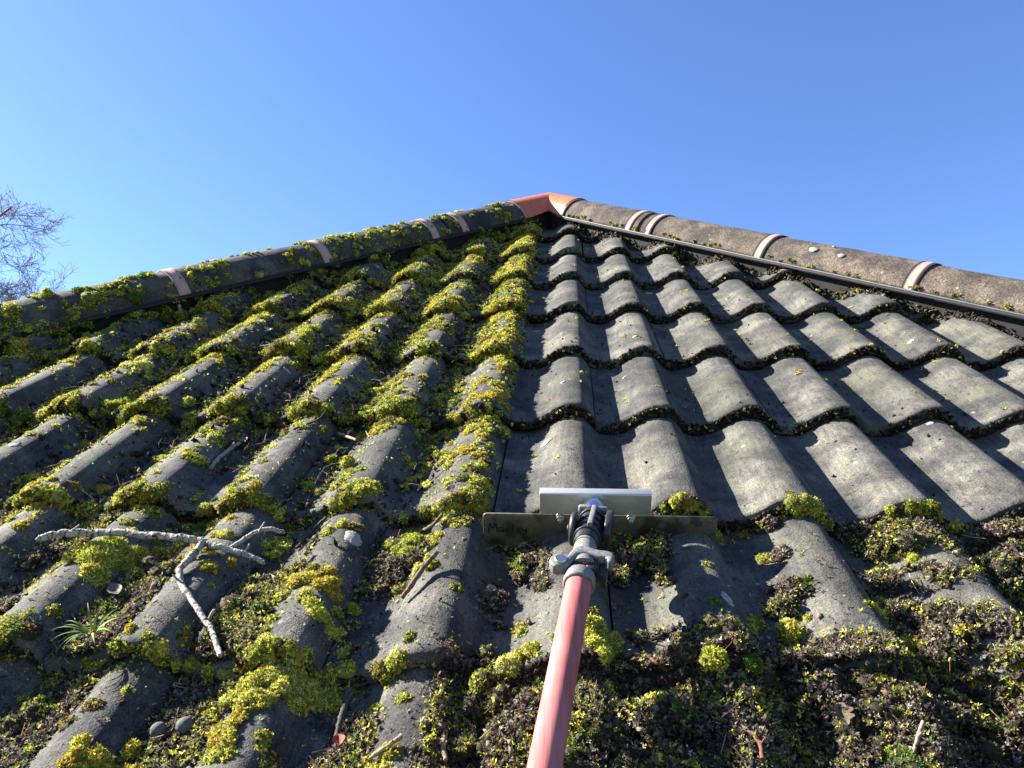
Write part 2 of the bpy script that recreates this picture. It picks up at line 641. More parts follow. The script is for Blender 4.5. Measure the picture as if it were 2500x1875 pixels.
# ------------------------------------------------------------------ tiles: each a mesh of its own
def tile(r, c):
    j = joint(r)
    u0, u1 = j + 2 * c, j + 2 * c + 2
    gap = .0012 / PW
    jx = (rng.rand() - .5) * .004
    js = (rng.rand() - .5) * .008
    rot = (rng.rand() - .5) * .020
    us = np.linspace(u0 + gap, u1 - gap, 53)
    s0 = r * G
    q = np.array([0, .0012, .003, .006, .012, .03, .06, .1, .15, .2, .25, .3033, .345, .372])
    th = .0165
    U, Q = np.meshgrid(us, q, indexing='ij')
    x = U * PW
    top = prof(U) - STEP * Q / G + tileoff(r, c) * (1 - Q / G)
    top -= .0035 * np.clip(1 - Q / .006, 0, 1) ** 2                       # worn, rounded lip
    top += (fbm(x, s0 + Q, .02, 5) - .5) * .0016 * np.clip(Q / .02, 0.35, 1)
    lipj = (fbm(x, x * 0 + r, .03, 9) - .5) * .010 * np.clip(1 - Q / .03, 0, 1)
    S = s0 + js + Q + lipj + rot * (x - (u0 + 1) * PW)
    edge = np.clip(1 - np.minimum(U - us[0], us[-1] - U) / .03, 0, 1)
    top -= .0016 * edge ** 2
    A = np.stack([x + jx, S, top], -1)
    B = A.copy()
    B[..., 2] -= th
    nu, nq = len(us), len(q)
    v = np.concatenate([A.reshape(-1, 3), B.reshape(-1, 3)])
    f = grid_faces(nu, nq)
    N = nu * nq
    i = np.arange(nu - 1)
    k = np.arange(nq - 1)
    fs = [f, f[:, ::-1] + N,
          np.stack([i * nq, N + i * nq, N + (i + 1) * nq, (i + 1) * nq], -1)[:, ::-1],
          np.stack([i * nq + nq - 1, (i + 1) * nq + nq - 1, N + (i + 1) * nq + nq - 1, N + i * nq + nq - 1], -1)[:, ::-1],
          np.stack([k, k + 1, N + k + 1, N + k], -1)[:, ::-1],
          np.stack([(nu - 1) * nq + k, N + (nu - 1) * nq + k, N + (nu - 1) * nq + k + 1, (nu - 1) * nq + k + 1], -1)[:, ::-1]]
    bm = bmesh.new()
    bv = [bm.verts.new(p) for p in v]
    for F in fs:
        for q4 in F:
            bm.faces.new([bv[t] for t in q4])
    # cut along both hips
    for sg in (1, -1):
        d, sd, w = hipframe(sg)
        nn = np.cross(d, np.array([0, 0, 1.0]))
        nn /= np.linalg.norm(nn)
        if nn @ np.array([0, 1.0, 0]) < 0:
            nn = -nn
        bmesh.ops.bisect_plane(bm, geom=list(bm.verts) + list(bm.edges) + list(bm.faces), plane_co=Vector(APX + nn * .004), plane_no=Vector(nn), clear_outer=True)
    if len(bm.verts) < 12:
        bm.free()
        return
    for vv in bm.verts:
        vv.co = Vector(w3(np.array(vv.co[:])))
    for p in bm.faces:
        p.smooth = True
    bmesh.ops.recalc_face_normals(bm, faces=list(bm.faces))
    for e in bm.edges:
        if len(e.link_faces) == 2 and e.calc_face_angle(0) > .9:
            e.smooth = False
    me = bpy.data.meshes.new("roof_tile")
    bm.to_mesh(me)
    bm.free()
    link("roof_tile", me, M_TILE, roof)


for r in range(-2, 8):
    hw = hipx(r * G) / PW
    ua = APX[0] / PW
    for c in range(-7, 7):
        j = joint(r)
        u0, u1 = j + 2 * c, j + 2 * c + 2
        if u1 < ua - hw or u0 > ua + hw:
            continue
        xs = np.array([u0, u1, u0, u1, (u0 + u1) / 2]) * PW
        ss = np.array([r, r, r + 1, r + 1, r + .5]) * G
        px, py, pz = topix(np.stack([xs, ss, xs * 0 - .02], -1))
        if px.max() < -150 or px.min() > 2650 or (py.min() > 1990):
            continue
        tile(r, c)


# pale lichen spots: thin crusts lying on the tiles
def lichen(vx, vy, rx, ry=None, ang=0.0):
    p = at(vx, vy)
    ry = ry or rx
    b = Buf()
    n = 22
    a = np.linspace(0, 2 * np.pi, n, endpoint=False)
    rings = [(0.0, .0016), (.45, .0018), (.8, .0014), (1.0, .0001)]
    ph = rng.rand(3) * 6
    wob = 1 + .16 * np.sin(2 * a + ph[0]) + .12 * np.sin(5 * a + ph[1]) + .08 * np.sin(9 * a + ph[2])
    vs = []
    for k, h in rings:
        ex, es = k * wob * rx * np.cos(a), k * wob * ry * np.sin(a)
        x = p[0] + ex * np.cos(ang) - es * np.sin(ang)
        s = p[1] + ex * np.sin(ang) + es * np.cos(ang)
        vs.append(np.stack([x, s, surf(x, s) + h + (rng.rand(n) - .5) * .0004 * (k > 0)], -1))
    b.add(np.array(vs), grid_faces(len(rings), n, True))
    b.build("lichen_patch", M_LICHEN, roof, smooth=True)


for a in [(765, 1163, .013, .015), (1575, 1297, .007, .014, .5), (1216, 826, .006, .0045), (1349, 815, .004, .003), (1968, 737, .006, .007), (1540, 617, .007, .006),
          (1838, 664, .006, .004), (1180, 956, .013, .006, .6), (1160, 716, .008, .004), (1372, 727, .006, .006), (2010, 915, .008, .005), (1402, 634, .01, .008),
          (1750, 735, .004), (620, 800, .006), (30, 962, .01, .006)]:
    lichen(*a)

# small metal tile clips that show in the gaps
for vx, vy, h in [(1279, 522, .016), (1487, 560, .016), (392, 684, .026), (1746, 611, .016)]:
    p = at(vx, vy)
    b = Buf()
    bevel_box(b, p + np.array([0, 0, h / 2]), np.eye(3), (.004, .0012, h / 2 + .006), .0006)
    b.build("tile_clip", M_CLIP, roof)


# ------------------------------------------------------------------ hip ridges
def arc_shell(b, sg, k0, k1, R, th, a0, a1, n=28, m=6, bumpy=0.0, taper=0.0):
    d, sd, w = hipframe(sg)
    ks = np.linspace(k0, k1, m)
    an = np.radians(np.linspace(a0, a1, n))
    K, A = np.meshgrid(ks, an, indexing='ij')

    def sh(rad):
        rad = rad + taper * (K - k0) / (k1 - k0)
        if bumpy:
            rad = rad + (fbm(K + sg * 5, A * R, .03, 4) - .5) * bumpy
        return APX + K[..., None] * d + rad[..., None] * (np.cos(A)[..., None] * sd + np.sin(A)[..., None] * w)
    O, I = sh(np.full_like(K, R)), sh(np.full_like(K, R - th))
    N = m * n
    f = grid_faces(m, n)
    i = np.arange(m - 1)
    j = np.arange(n - 1)
    b.add(np.concatenate([O.reshape(-1, 3), I.reshape(-1, 3)]), f if sg < 0 else f[:, ::-1])
    base = b.n - 2 * N
    fi = f[:, ::-1] if sg < 0 else f
    b.f.append(fi + N + base)
    for c0 in (0, (m - 1) * n):
        b.f.append(np.stack([c0 + j, c0 + j + 1, N + c0 + j + 1, N + c0 + j], -1) + base)
    for c0 in (0, n - 1):
        b.f.append(np.stack([i * n + c0, (i + 1) * n + c0, N + (i + 1) * n + c0, N + i * n + c0], -1) + base)


hips = {}
HIPS = {1: dict(joints=[.17, .565, 1.06, 1.50, 1.95, 2.4], straps=[.165, .52, .611, 1.05, 1.491, 1.94], m=M_HIPR,
                label="brown weathered hip ridge with bright metal strip, running down right from the orange cap"),
        -1: dict(joints=[.21, .59, 1.08, 1.515, 1.96, 2.4], straps=[.21, .521, .656, 1.075, 1.509, 1.955], m=M_HIPL,
                 label="dark mossy hip ridge running down left from the orange cap")}
for sg, h in HIPS.items():
    e = empty("hip_ridge", APX + hipframe(sg)[0] * 2.3, h['label'], "roof ridge")
    hips[sg] = e
    d, sd, w = hipframe(sg)
    js = h['joints']
    for a, z in zip(js[:-1], js[1:]):
        b = Buf()
        arc_shell(b, sg, a + .002, z - .002, HR - .003, .013, -1, 181, 40, 46, .0028, .002)
        b.build("hip_tile", h['m'], e, smooth=True)
    for i, k in enumerate(h['straps']):
        b = Buf()
        wd = .0155 if sg > 0 else .0150
        arc_shell(b, sg, k - wd, k + wd, HR + .0014, .0018, -6, 186, 40, 4)
        b.build("clip_strap", M_STRAP, e, smooth=True)
    # added curtain closing the gap under the hip tiles, coloured dark as shade
    ks = np.linspace(js[0] - .17, js[-1], 160)
    b = Buf()
    top_ = APX + ks[:, None] * d + (HR - .016) * sd + .004 * w
    mid_ = APX + ks[:, None] * d + (HR - .028) * sd - .022 * w
    bot_ = mid_.copy()
    bot_[:, 2] = -.062
    bot_[:, :2] += (fbm(ks, ks * 0, .05, 6)[:, None] - .5) * .01
    b.add(np.stack([top_, mid_, bot_], 1), grid_faces(160, 3))
    b.build("hip_shade_curtain", M_DECK, e)
    for nm, m, rr, an, rad in (("sealing_strip", M_STRIP if sg > 0 else M_STRIPD, HR + .0008, -3.4, .0024), ("sealing_strip", M_STRIPD, HR + .0008, -7.0, .0034)):
        b = Buf()
        a = math.radians(an)
        ks = np.linspace(js[0] - .02, js[-1], 40)
        tube(b, APX + ks[:, None] * d + (rr + .001) * (math.cos(a) * sd + math.sin(a) * w), rad, 10)
        b.build(nm, m, e, smooth=True)

# orange mitred cap at the apex
cap = empty("mitred_ridge_tile", APX, "smooth orange plastic cap where the two hip ridges meet", "ridge cap")
b = Buf()
for sg in (1, -1):
    d, sd, w = hipframe(sg)
    n, m = 40, 16
    an = np.radians(np.linspace(6, 150, n))
    kend = HIPS[sg]['straps'][0] + .004
    off = (HR + .0035) * (np.cos(an)[:, None] * sd + np.sin(an)[:, None] * w)
    k0 = -off[:, 0] / d[0]
    t = np.linspace(0, 1, m)
    K = k0[None] + (kend - k0[None]) * t[:, None]
    flare = .0 * np.clip(1 - t / .15, 0, 1) ** 2
    low_ = np.clip(1 - np.arange(n) / 6, 0, 1)[None, :, None]                  # the skirt drops towards the strap
    O = APX + K[..., None] * d + off[None] * (1 + flare[:, None, None] * 6) - low_ * w * (.002 + .013 * t[:, None, None])
    f = grid_faces(m, n)
    b.add(O, f if sg < 0 else f[:, ::-1])
    b.add(APX + K[..., None] * d + off[None] * .965 - low_ * w * (.002 + .013 * t[:, None, None]), f[:, ::-1] if sg < 0 else f)
# branch running back along the ridge
yd = np.array([0, CT, -ST])
zu = np.array([0, ST, CT])
an = np.radians(np.linspace(-10, 190, 40))
P = APX + np.linspace(0.05, .3, 6)[:, None, None] * yd + (HR + .003) * (np.cos(an)[None, :, None] * np.array([1, 0, 0]) + np.sin(an)[None, :, None] * zu * .93)
b.add(P, grid_faces(6, 40)[:, ::-1])
b.build("cap_shell", M_CAP, cap, smooth=True)


# ------------------------------------------------------------------ moss generator
YEL, OLI, ORA, GRN, BRO, PAL = (np.array(c) for c in ((.76, .73, .075), (.34, .36, .058), (.54, .34, .058), (.12, .23, .028), (.10, .074, .042), (.82, .80, .30)))
PALS = dict(yellow=[(YEL, .52), (OLI, .20), (ORA, .05), (PAL, .18), (GRN, .05)], gold=[(ORA, .45), (YEL, .45), (OLI, .1)], olive=[(OLI, .55), (YEL, .25), (GRN, .12), (BRO, .08)],
            green=[(GRN, .75), (OLI, .25)], brown=[(BRO, .6), (OLI, .2), (ORA, .2)], lime=[(np.array((.43, .48, .06)), .65), (YEL, .2)], pale=[(PAL, .7), (YEL, .3)])


def pick(pal, n):
    cols, ps = zip(*PALS[pal])
    i = rng.choice(len(cols), n, p=np.array(ps) / sum(ps))
    c = np.array(cols)[i]
    return c * (.50 + .85 * rng.rand(n, 1)) * (1 + (rng.rand(n, 3) - .5) * .15)


def sprigs(buf, pos, nrm, size, col, leaves=6, tilt=(.35, 1.25), wid=.26):
    """rosettes of pointed leaves"""
    n = len(pos)
    if n == 0:
        return
    t1, t2, nn = frames(nrm)
    a = np.arange(leaves) * 2 * np.pi / leaves + rng.rand(n, 1) * 6.3 + (rng.rand(n, leaves) - .5) * .7
    t = tilt[0] + (tilt[1] - tilt[0]) * rng.rand(n, leaves)
    rad = np.cos(a)[..., None] * t1[:, None] + np.sin(a)[..., None] * t2[:, None]
    dr = np.cos(t)[..., None] * nn[:, None] + np.sin(t)[..., None] * rad
    up = np.cross(np.cross(dr, nn[:, None]), dr)
    sd = np.cross(dr, up)
    sd /= np.linalg.norm(sd, axis=-1, keepdims=True) + 1e-9
    L = (np.asarray(size).reshape(-1, 1) * (.55 + .85 * rng.rand(n, leaves)))[..., None]
    p = pos[:, None]
    mid = p + dr * L * .5
    tip = p + dr * L - nn[:, None] * L * .12
    v = np.stack([np.broadcast_to(p, mid.shape), mid + sd * L * wid, tip, mid - sd * L * wid], 2)
    f = np.arange(n * leaves * 4).reshape(-1, 4)
    c = np.repeat(col * (.85 + .3 * rng.rand(n, 1)), leaves * 4, axis=0)
    buf.add(v, f, c)


def clump(bb, sb, p, nrm, r, flat, pal, dist=1.0, size=None, leaves=None, long=1.0, dens=1.0, body=None):
    """one moss cushion: a lumpy brown body in bb and its leaf rosettes in sb"""
    V, F = ICO[3 if r / dist > .022 else 2 if r / dist > .007 else 1]
    t1, t2, nn = frames(np.asarray(nrm)[None])
    Fr = np.stack([t1[0], t2[0], nn[0]])
    ph = rng.rand(3) * 9
    el = np.array([1 + (rng.rand() - .5) * .5, 1 + (rng.rand() - .5) * .5, flat])

    K_ = rng.randn(10 if r < .009 else 22, 3)
    K_[:, 2] = np.abs(K_[:, 2])
    K_ /= np.linalg.norm(K_, axis=1, keepdims=True)
    kw = 22.0 if r < .009 else 34.0

    def rad(D):
        return .80 + .34 * np.exp((D @ K_.T - 1) * kw).max(1) + .10 * np.sin(3.1 * D[:, 0] + ph[0]) * np.sin(2.7 * D[:, 1] + ph[1]) + .10 * np.sin(6.3 * D[:, 0] + ph[2]) * np.cos(5.9 * D[:, 1] + ph[0]) + .06 * np.sin(11 * D[:, 2] + ph[1])
    B = V * rad(V)[:, None] * el * r * (1 + (rng.rand(len(V), 1) - .5) * .12)
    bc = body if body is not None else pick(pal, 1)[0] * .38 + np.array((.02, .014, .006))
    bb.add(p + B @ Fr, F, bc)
    size = size or (.0027 if dist < 1.15 else .0034 if dist < 1.6 else .0043)
    leaves = leaves or (6 if dist < 1.0 else 5 if dist < 1.5 else 4)
    n = int(dens * 5.0 * r * r * (0.6 + .4 * flat) / (size * .80) ** 2) + 3
    D = rng.randn(n, 3)
    D /= np.linalg.norm(D, axis=1, keepdims=True)
    D[:, 2] = np.abs(D[:, 2]) * 1.1 - .1
    pos = D * rad(D)[:, None] * el * r * .97
    no = D / el
    no = no / np.linalg.norm(no, axis=1, keepdims=True) + rng.randn(n, 3) * .22 + np.array([0, 0, .25])
    sprigs(sb, p + pos @ Fr, no @ Fr, np.full(n, size * long), pick(pal, n), leaves, tilt=(.15, 1.05) if long < 1.5 else (.2, 1.5), wid=.18 / long)


OCT = (np.array([[1, 0, 0], [0, 1, 0], [-1, 0, 0], [0, -1, 0], [0, 0, 1], [0, 0, -1.0]]), np.array([[0, 1, 4], [1, 2, 4], [2, 3, 4], [3, 0, 4], [1, 0, 5], [2, 1, 5], [3, 2, 5], [0, 3, 5]]))


def chunks(buf, pos, size, col, stretch=1.0):
    n = len(pos)
    if n == 0:
        return
    V = OCT[0][None] * (.55 + .9 * rng.rand(n, 6, 1)) + rng.randn(n, 6, 3) * .18
    V[:, :, 0] *= stretch
    q = rng.randn(n, 4)
    q /= np.linalg.norm(q, axis=1, keepdims=True)
    w, x, y, z = q.T
    Rm = np.stack([1 - 2 * (y * y + z * z), 2 * (x * y - z * w), 2 * (x * z + y * w), 2 * (x * y + z * w), 1 - 2 * (x * x + z * z), 2 * (y * z - x * w), 2 * (x * z - y * w), 2 * (y * z + x * w), 1 - 2 * (x * x + y * y)], -1).reshape(n, 3, 3)
    V = np.einsum('nij,nkj->nki', Rm, V) * np.asarray(size).reshape(-1, 1, 1) + pos[:, None]
    f = (np.arange(n)[:, None, None] * 6 + OCT[1][None]).reshape(-1, 3)
    buf.add(V, f, np.repeat(col, 6, axis=0))


def dirtcol(n):
    pal = np.array([(.030, .024, .018), (.055, .043, .034), (.095, .078, .062), (.022, .018, .014), (.15, .125, .10), (.075, .048, .03)])
    return pal[rng.choice(6, n, p=[.3, .27, .16, .13, .06, .08])] * (.75 + .5 * rng.rand(n, 1))


EDGE = -.118


def mossy(x, s):
    """1 where the moss still stands, 0 where it was scraped off"""
    left = 1 - sstep(-.012, .012, x - EDGE + .012 * (fbm(x, s, .06, 21) - .5) * 2 - .006 * s)
    return left


def visible(P, mx=90):
    px, py, pz = topix(P)
    return (px > -mx) & (px < 2500 + mx) & (py < 1875 + mx) & (pz > .1)


def inside(x, s, m=.05):
    return np.abs(x - APX[0]) < hipx(s) - m


# ---- candidates over the slope
moss_b, moss_s, dirt = Buf(), Buf(), Buf()


def scatter(n, x0, x1, s0, s1):
    x = x0 + (x1 - x0) * rng.rand(n)
    s = s0 + (s1 - s0) * rng.rand(n)
    return x, s


def place(x, s, rad, pals, flat, sink=.35, dens=1.0, front=None):
    n = surf(x, s)
    N = snorm(x, s)
    for i in range(len(x)):
        p = np.array([x[i], s[i], n[i]])
        nr = N[i] + np.array([0, 0, .4])
        if front is not None:
            nr = np.array([N[i][0], -.8, .75])
            p = p + np.array([0, -.004, -.003 - .010 * front[i]])
        d = np.linalg.norm(p - CAMP)
        nr /= np.linalg.norm(nr)
        clump(moss_b, moss_s, p - nr * rad[i] * flat[i] * sink, nr, rad[i], flat[i], pals[i], d, dens=dens)


def choose(keys, probs, n):
    return list(rng.choice(keys, n, p=np.array(probs) / sum(probs)))


# 1. left field
x, s = scatter(90000, -1.62, .0, -.46, 2.06)
k = inside(x, s) & visible(np.stack([x, s, x * 0], -1)) & (rng.rand(len(x)) < mossy(x, s))
x, s = x[k], s[k]
u = x / PW
du = u - np.round(u)
q = s / G - np.floor(s / G)
crest = np.exp(-((du + .02) / .17) ** 2)
flank = np.exp(-((du + .26) / .14) ** 2)
rflank = np.exp(-((du - .22) / .10) ** 2)
trough = np.clip(1 - crest - flank - rflank, 0, 1)
far = sstep(.3, 1.2, s)
nz = sstep(.40, .62, fbm(x, s, .13, 31))
nz2 = sstep(.42, .6, fbm(x, s, .05, 41))
w = nz * nz2 * (.6 + .8 * far) * (.65 * crest + 1.1 * flank + .7 * rflank + .8 * trough)
w += np.exp(-q / .10) * (.10 + .6 * crest + .4 * flank) * (.08 + .92 * nz2)
w += sstep(.66, .95, q) * (.75 * crest + .45 * flank) * (.30 + .7 * nz) + (.25 + .5 * far) * flank * nz2 + .25 * far * rflank * nz2
w += .95 * trough * nz2 * (.4 + .6 * nz)
w += .8 * np.exp(-((x - EDGE + .02) / .03) ** 2) * (.3 + .7 * nz2) * (s > 0)          # thick fringe at the scraped edge
k = rng.rand(len(x)) < w * (.25 + .07 * sstep(0, .6, s))
x, s, q, du, far = x[k], s[k], q[k], du[k], far[k]
n = len(x)
rad = .0050 + .0085 * rng.rand(n) ** 1.6 + .006 * np.exp(-q / .1) * rng.rand(n)
hue = fbm(x, s, .09, 51)
pals = []
for i in range(n):
    t = hue[i] + (rng.rand() - .5) * .35
    if abs(du[i]) > .30 and rng.rand() < .35:
        pals.append('green' if rng.rand() < .5 else 'olive')
    elif t > .62:
        pals.append('gold')
    elif t > .40:
        pals.append('yellow' if rng.rand() < .82 else 'brown')
    else:
        pals.append('olive' if rng.rand() < .55 else 'brown')
place(x, s, rad, pals, .45 + .35 * rng.rand(n))
N1 = n

# 2. moss hanging over the lips at left
x, s = [], []
for r in range(-1, 7):
    xx = -1.6 + 1.5 * rng.rand(1500)
    ss = np.full(1500, r * G)
    kk = inside(xx, ss) & visible(np.stack([xx, ss, xx * 0], -1)) & (rng.rand(1500) < mossy(xx, ss))
    c = np.exp(-((xx / PW - np.round(xx / PW)) / .22) ** 2)
    kk &= rng.rand(1500) < (.06 + .50 * c) * (.12 + .88 * sstep(.38, .58, fbm(xx, ss, .07, 61)))
    x.append(xx[kk]); s.append(ss[kk])
x, s = np.concatenate(x), np.concatenate(s)
n = len(x)
place(x, s + .001, .006 + .007 * rng.rand(n), choose(['yellow', 'olive', 'brown', 'gold'], [.34, .36, .22, .08], n), .7 + .3 * rng.rand(n), front=rng.rand(n))
N2 = n

# 3. what is left below the plate at right
x, s = scatter(9000, -.14, .75, -.46, .0)
k = visible(np.stack([x, s, x * 0], -1))
x, s = x[k], s[k]
du = x / PW - np.round(x / PW)
crest = np.exp(-((du - .0) / .20) ** 2)
w = (.03 + .12 * (1 - crest)) * sstep(.42, .62, fbm(x, s, .06, 71)) + .22 * (1 - sstep(-.30, -.24, s)) * sstep(.46, .62, fbm(x, s, .05, 75))
w += .35 * np.exp(-((s + .0) / .014) ** 2) * crest
w *= 1 - np.exp(-((x - .0) / .09) ** 2 - ((s + .13) / .09) ** 2) * .9
k = rng.rand(len(x)) < w * .42
x, s = x[k], s[k]
n = len(x)
place(x, s, .005 + .008 * rng.rand(n) ** 1.3, choose(['yellow', 'olive', 'green', 'brown', 'gold', 'lime'], [.27, .35, .12, .12, .08, .06], n), .5 + .3 * rng.rand(n))
x = .15 * np.array([2] * 14 + [3] * 14 + [1] * 10) + rng.randn(38) * .02
n = len(x)
place(x, np.full(n, .001), .006 + .006 * rng.rand(n), choose(['yellow', 'olive', 'brown'], [.4, .4, .2], n), .8 + .2 * rng.rand(n), front=rng.rand(n))

# 4. tiny specks of moss on scraped tiles
x, s = scatter(260, -.1, 1.3, 0, 1.9)
k = inside(x, s) & visible(np.stack([x, s, x * 0], -1)) & (rng.rand(len(x)) > mossy(x, s)) & (fbm(x, s, .12, 81) > .47)
x, s = x[k], s[k]
place(x, s, .0022 + .0028 * rng.rand(len(x)), choose(['gold', 'olive', 'yellow'], [.4, .3, .3], len(x)), np.full(len(x), .5), dens=.8)

# 5. dark crumbs: ragged lip fronts everywhere, litter in the troughs, heaps below the plate
for r in range(-1, 8):
    nn = 5200
    xx = -1.6 + 3.2 * rng.rand(nn)
    dz = rng.rand(nn)
    ss = np.full(nn, r * G)
    ln = fbm(xx, xx * 0 + r, .05, 201)
    dz = dz * (.55 + .6 * sstep(.35, .65, ln))
    k = inside(xx, ss, .03) & visible(np.stack([xx, ss, xx * 0], -1)) & (rng.rand(nn) < .50 + .5 * sstep(.35, .55, fbm(xx, xx * 0 + r, .022, 205)))
    xx, dz, ss = xx[k], dz[k], ss[k]
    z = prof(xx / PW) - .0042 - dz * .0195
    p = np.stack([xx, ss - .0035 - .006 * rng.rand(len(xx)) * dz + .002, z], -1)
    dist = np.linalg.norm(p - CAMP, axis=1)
    chunks(dirt, p, (.0013 + .0020 * rng.rand(len(xx)) ** 1.5) * np.clip(dist, .8, 1.6), dirtcol(len(xx)) * .55)  # black dirt, its colour also darkened for the unlit lip fronts
    m = int(len(xx) * .07)
    cr = np.exp(-((xx[:m] / PW - np.round(xx[:m] / PW)) / .25) ** 2)
    kk = rng.rand(m) < .25 + .75 * cr
    sprigs(moss_s, p[:m][kk] + np.array([0, -.003, .0]), np.tile([0, -.7, .7], (kk.sum(), 1)), np.full(kk.sum(), .0042), pick('olive', int(kk.sum())), 4)

x, s = scatter(60000, -1.6, 1.3, -.46, 2.0)
k = inside(x, s) & visible(np.stack([x, s, x * 0], -1))
x, s = x[k], s[k]
du = np.abs(((x / PW) - .40) - np.round(x / PW - .40))
tro = np.exp(-(du / .17) ** 2)
L = mossy(x, s)
q = s / G - np.floor(s / G)
w = L * (1.0 * tro * sstep(.30, .5, fbm(x, s, .1, 91)) + .018) + (1 - L) * (s > 0) * .035 * (.4 + tro)
k = rng.rand(len(x)) < w
x, s = x[k], s[k]
LL = mossy(x, s)
p = np.stack([x, s, surf(x, s) + .001 + .004 * rng.rand(len(x)) * LL], -1)
chunks(dirt, p, (.0011 + .0030 * rng.rand(len(x)) ** 2 * (.35 + .65 * LL)) * np.clip(np.linalg.norm(p - CAMP, axis=1), .8, 1.5), dirtcol(len(x)), 1.5)


def heapw(x, s):
    """thickness of the loose scraped-off moss and soil"""
    u = x / PW
    duc = u - np.round(u)
    cr = np.exp(-((duc - .01) / .30) ** 4)
    right = sstep(-.17, -.10, x)
    z = right * (s < .0)
    n1, n2 = fbm(x, s, .075, 111), fbm(x, s, .035, 115)
    low = 1 - sstep(-.335, -.235, s + .10 * (n1 - .5) - .012 * np.sin(x * 11) + .05 * np.exp(-((x + .02) / .07) ** 2))
    side = sstep(.30, .42, x)
    h = (1 - cr * (1 - .25 * side)) * .028 * sstep(.30 - .12 * side, .56, n1) * sstep(.3, .55, n2)
    h = h * (1 - .95 * np.exp(-((x - .075) / .06) ** 2 - ((s + .20) / .08) ** 2)) * (1 - .75 * np.exp(-((x + .075) / .05) ** 2 - ((s + .22) / .06) ** 2))
    h = h + low * (.006 + .024 * n1)
    h = h * (1 - .75 * np.exp(-((x + .09) / .06) ** 2 - ((s + .075) / .035) ** 2))
    left = (1 - right) * (1 - cr) * .014 * sstep(.38, .62, fbm(x, s, .10, 131))
    return np.where(z > 0, h * z, 0) + left


# body of the heaps
gx, gs = np.linspace(-1.0, .80, 640), np.linspace(-.47, -.004, 180)
GX, GS = np.meshgrid(gx, gs, indexing='ij')
hh = heapw(GX, GS)
hz = surf(GX, GS) - .005 + hh * (.55 + .7 * vn(GX, GS, .007, 3)) + (vn(GX, GS, .0045, 8) - .5) * .004
gf = grid_faces(640, 180)
fz = hz.ravel()[gf]
keep = (hh.ravel()[gf] > .0045).all(1) & (fz.max(1) - fz.min(1) < .010)
hb = np.array((.030, .024, .018)) * (.7 + .7 * vn(GX, GS, .008, 5).reshape(-1, 1))
dirt.add(np.stack([GX, GS, hz], -1), gf[keep], hb)

x, s = scatter(230000, -1.0, .8, -.46, -.002)
h = heapw(x, s)
k = visible(np.stack([x, s, x * 0], -1)) & (rng.rand(len(x)) < sstep(.002, .012, h) * .95 + .012)
x, s, h = x[k], s[k], h[k]
z = surf(x, s) - .002 + h * (.55 + .65 * rng.rand(len(x)))
p = np.stack([x, s, z], -1)
nk = int(len(x) * .42)
chunks(dirt, p[:nk], .0008 + .0026 * rng.rand(nk) ** 3.0, dirtcol(nk) * 1.8, 1.8)
# withered, curled moss shoots among them, many still green
pp = p[nk:]
nn = len(pp)
colr = dirtcol(nn) * 3.4
gp = sstep(.44, .60, fbm(pp[:, 0], pp[:, 1], .045, 141))
gsel = rng.rand(nn) < .66 * gp + .12
gcol = np.where(rng.rand(nn, 1) < .45, pick('yellow', nn), pick('olive', nn)) * (.55 + .5 * rng.rand(nn, 1))
colr[gsel] = gcol[gsel]
sprigs(moss_s, pp + np.array([0, 0, .0012]), rng.randn(nn, 3) * .6 + np.array([-.1, -.1, 1]), .0024 + .0024 * rng.rand(nn), colr, 5, (.2, 1.4), .17)


# the heap spilling over the lip of the course below the plate
xx = -.14 + .9 * rng.rand(14000)
ov = sstep(.42, .55, fbm(xx, xx * 0, .06, 161)) * .6 + .4
ov = ov * sstep(-.16, -.02, xx)
k = rng.rand(len(xx)) < ov
xx = xx[k]
f_ = rng.rand(len(xx))
p = np.stack([xx, -G - .004 - .016 * f_ * rng.rand(len(xx)), prof(xx / PW) + .004 - .030 * f_], -1)
k = visible(p)
p = p[k]
nk = len(p) // 2
chunks(dirt, p[:nk], .0012 + .0034 * rng.rand(nk) ** 2, dirtcol(nk) * 1.1, 1.6)
pp = p[nk:]
colr = dirtcol(len(pp)) * 2.0
gsel = rng.rand(len(pp)) < .10 + .6 * sstep(.45, .6, fbm(pp[:, 0], pp[:, 2], .045, 171))
colr[gsel] = pick('olive', int(gsel.sum()))
sprigs(moss_s, pp, rng.randn(len(pp), 3) * .5 + np.array([-.1, -.7, .7]), .0026 + .0024 * rng.rand(len(pp)), colr, 5, (.2, 1.4), .18)


# litter and moss where the slope runs in under the hip tiles
for sg, cnt in ((1, 2600), (-1, 2600)):
    d, sd, w_ = hipframe(sg)
    kk = .12 + 2.2 * rng.rand(cnt)
    inn = np.array([-sg * CT * 0 - sg * .774, -.633, 0])
    B = APX + kk[:, None] * d + inn * (.048 + .05 * rng.rand(cnt, 1) ** 1.5)
    B = B[visible(B)]
    B[:, 2] = surf(B[:, 0], B[:, 1]) + .002 + .012 * rng.rand(len(B)) ** 2
    chunks(dirt, B, .0015 + .0035 * rng.rand(len(B)) ** 2, dirtcol(len(B)), 1.6)
    sel = rng.rand(len(B)) < (.05 if sg > 0 else .24) * sstep(.42, .6, fbm(B[:, 0], B[:, 1], .08, 181)) * 1.6
    for p in B[sel]:
        r_ = .004 + .009 * rng.rand() if sg < 0 else .003 + .004 * rng.rand()
        clump(moss_b, moss_s, p, np.array([0, -.3, 1.0]), r_, .6, rng.choice(['yellow', 'olive', 'green', 'brown'], p=[.3, .35, .2, .15]), np.linalg.norm(p - CAMP))


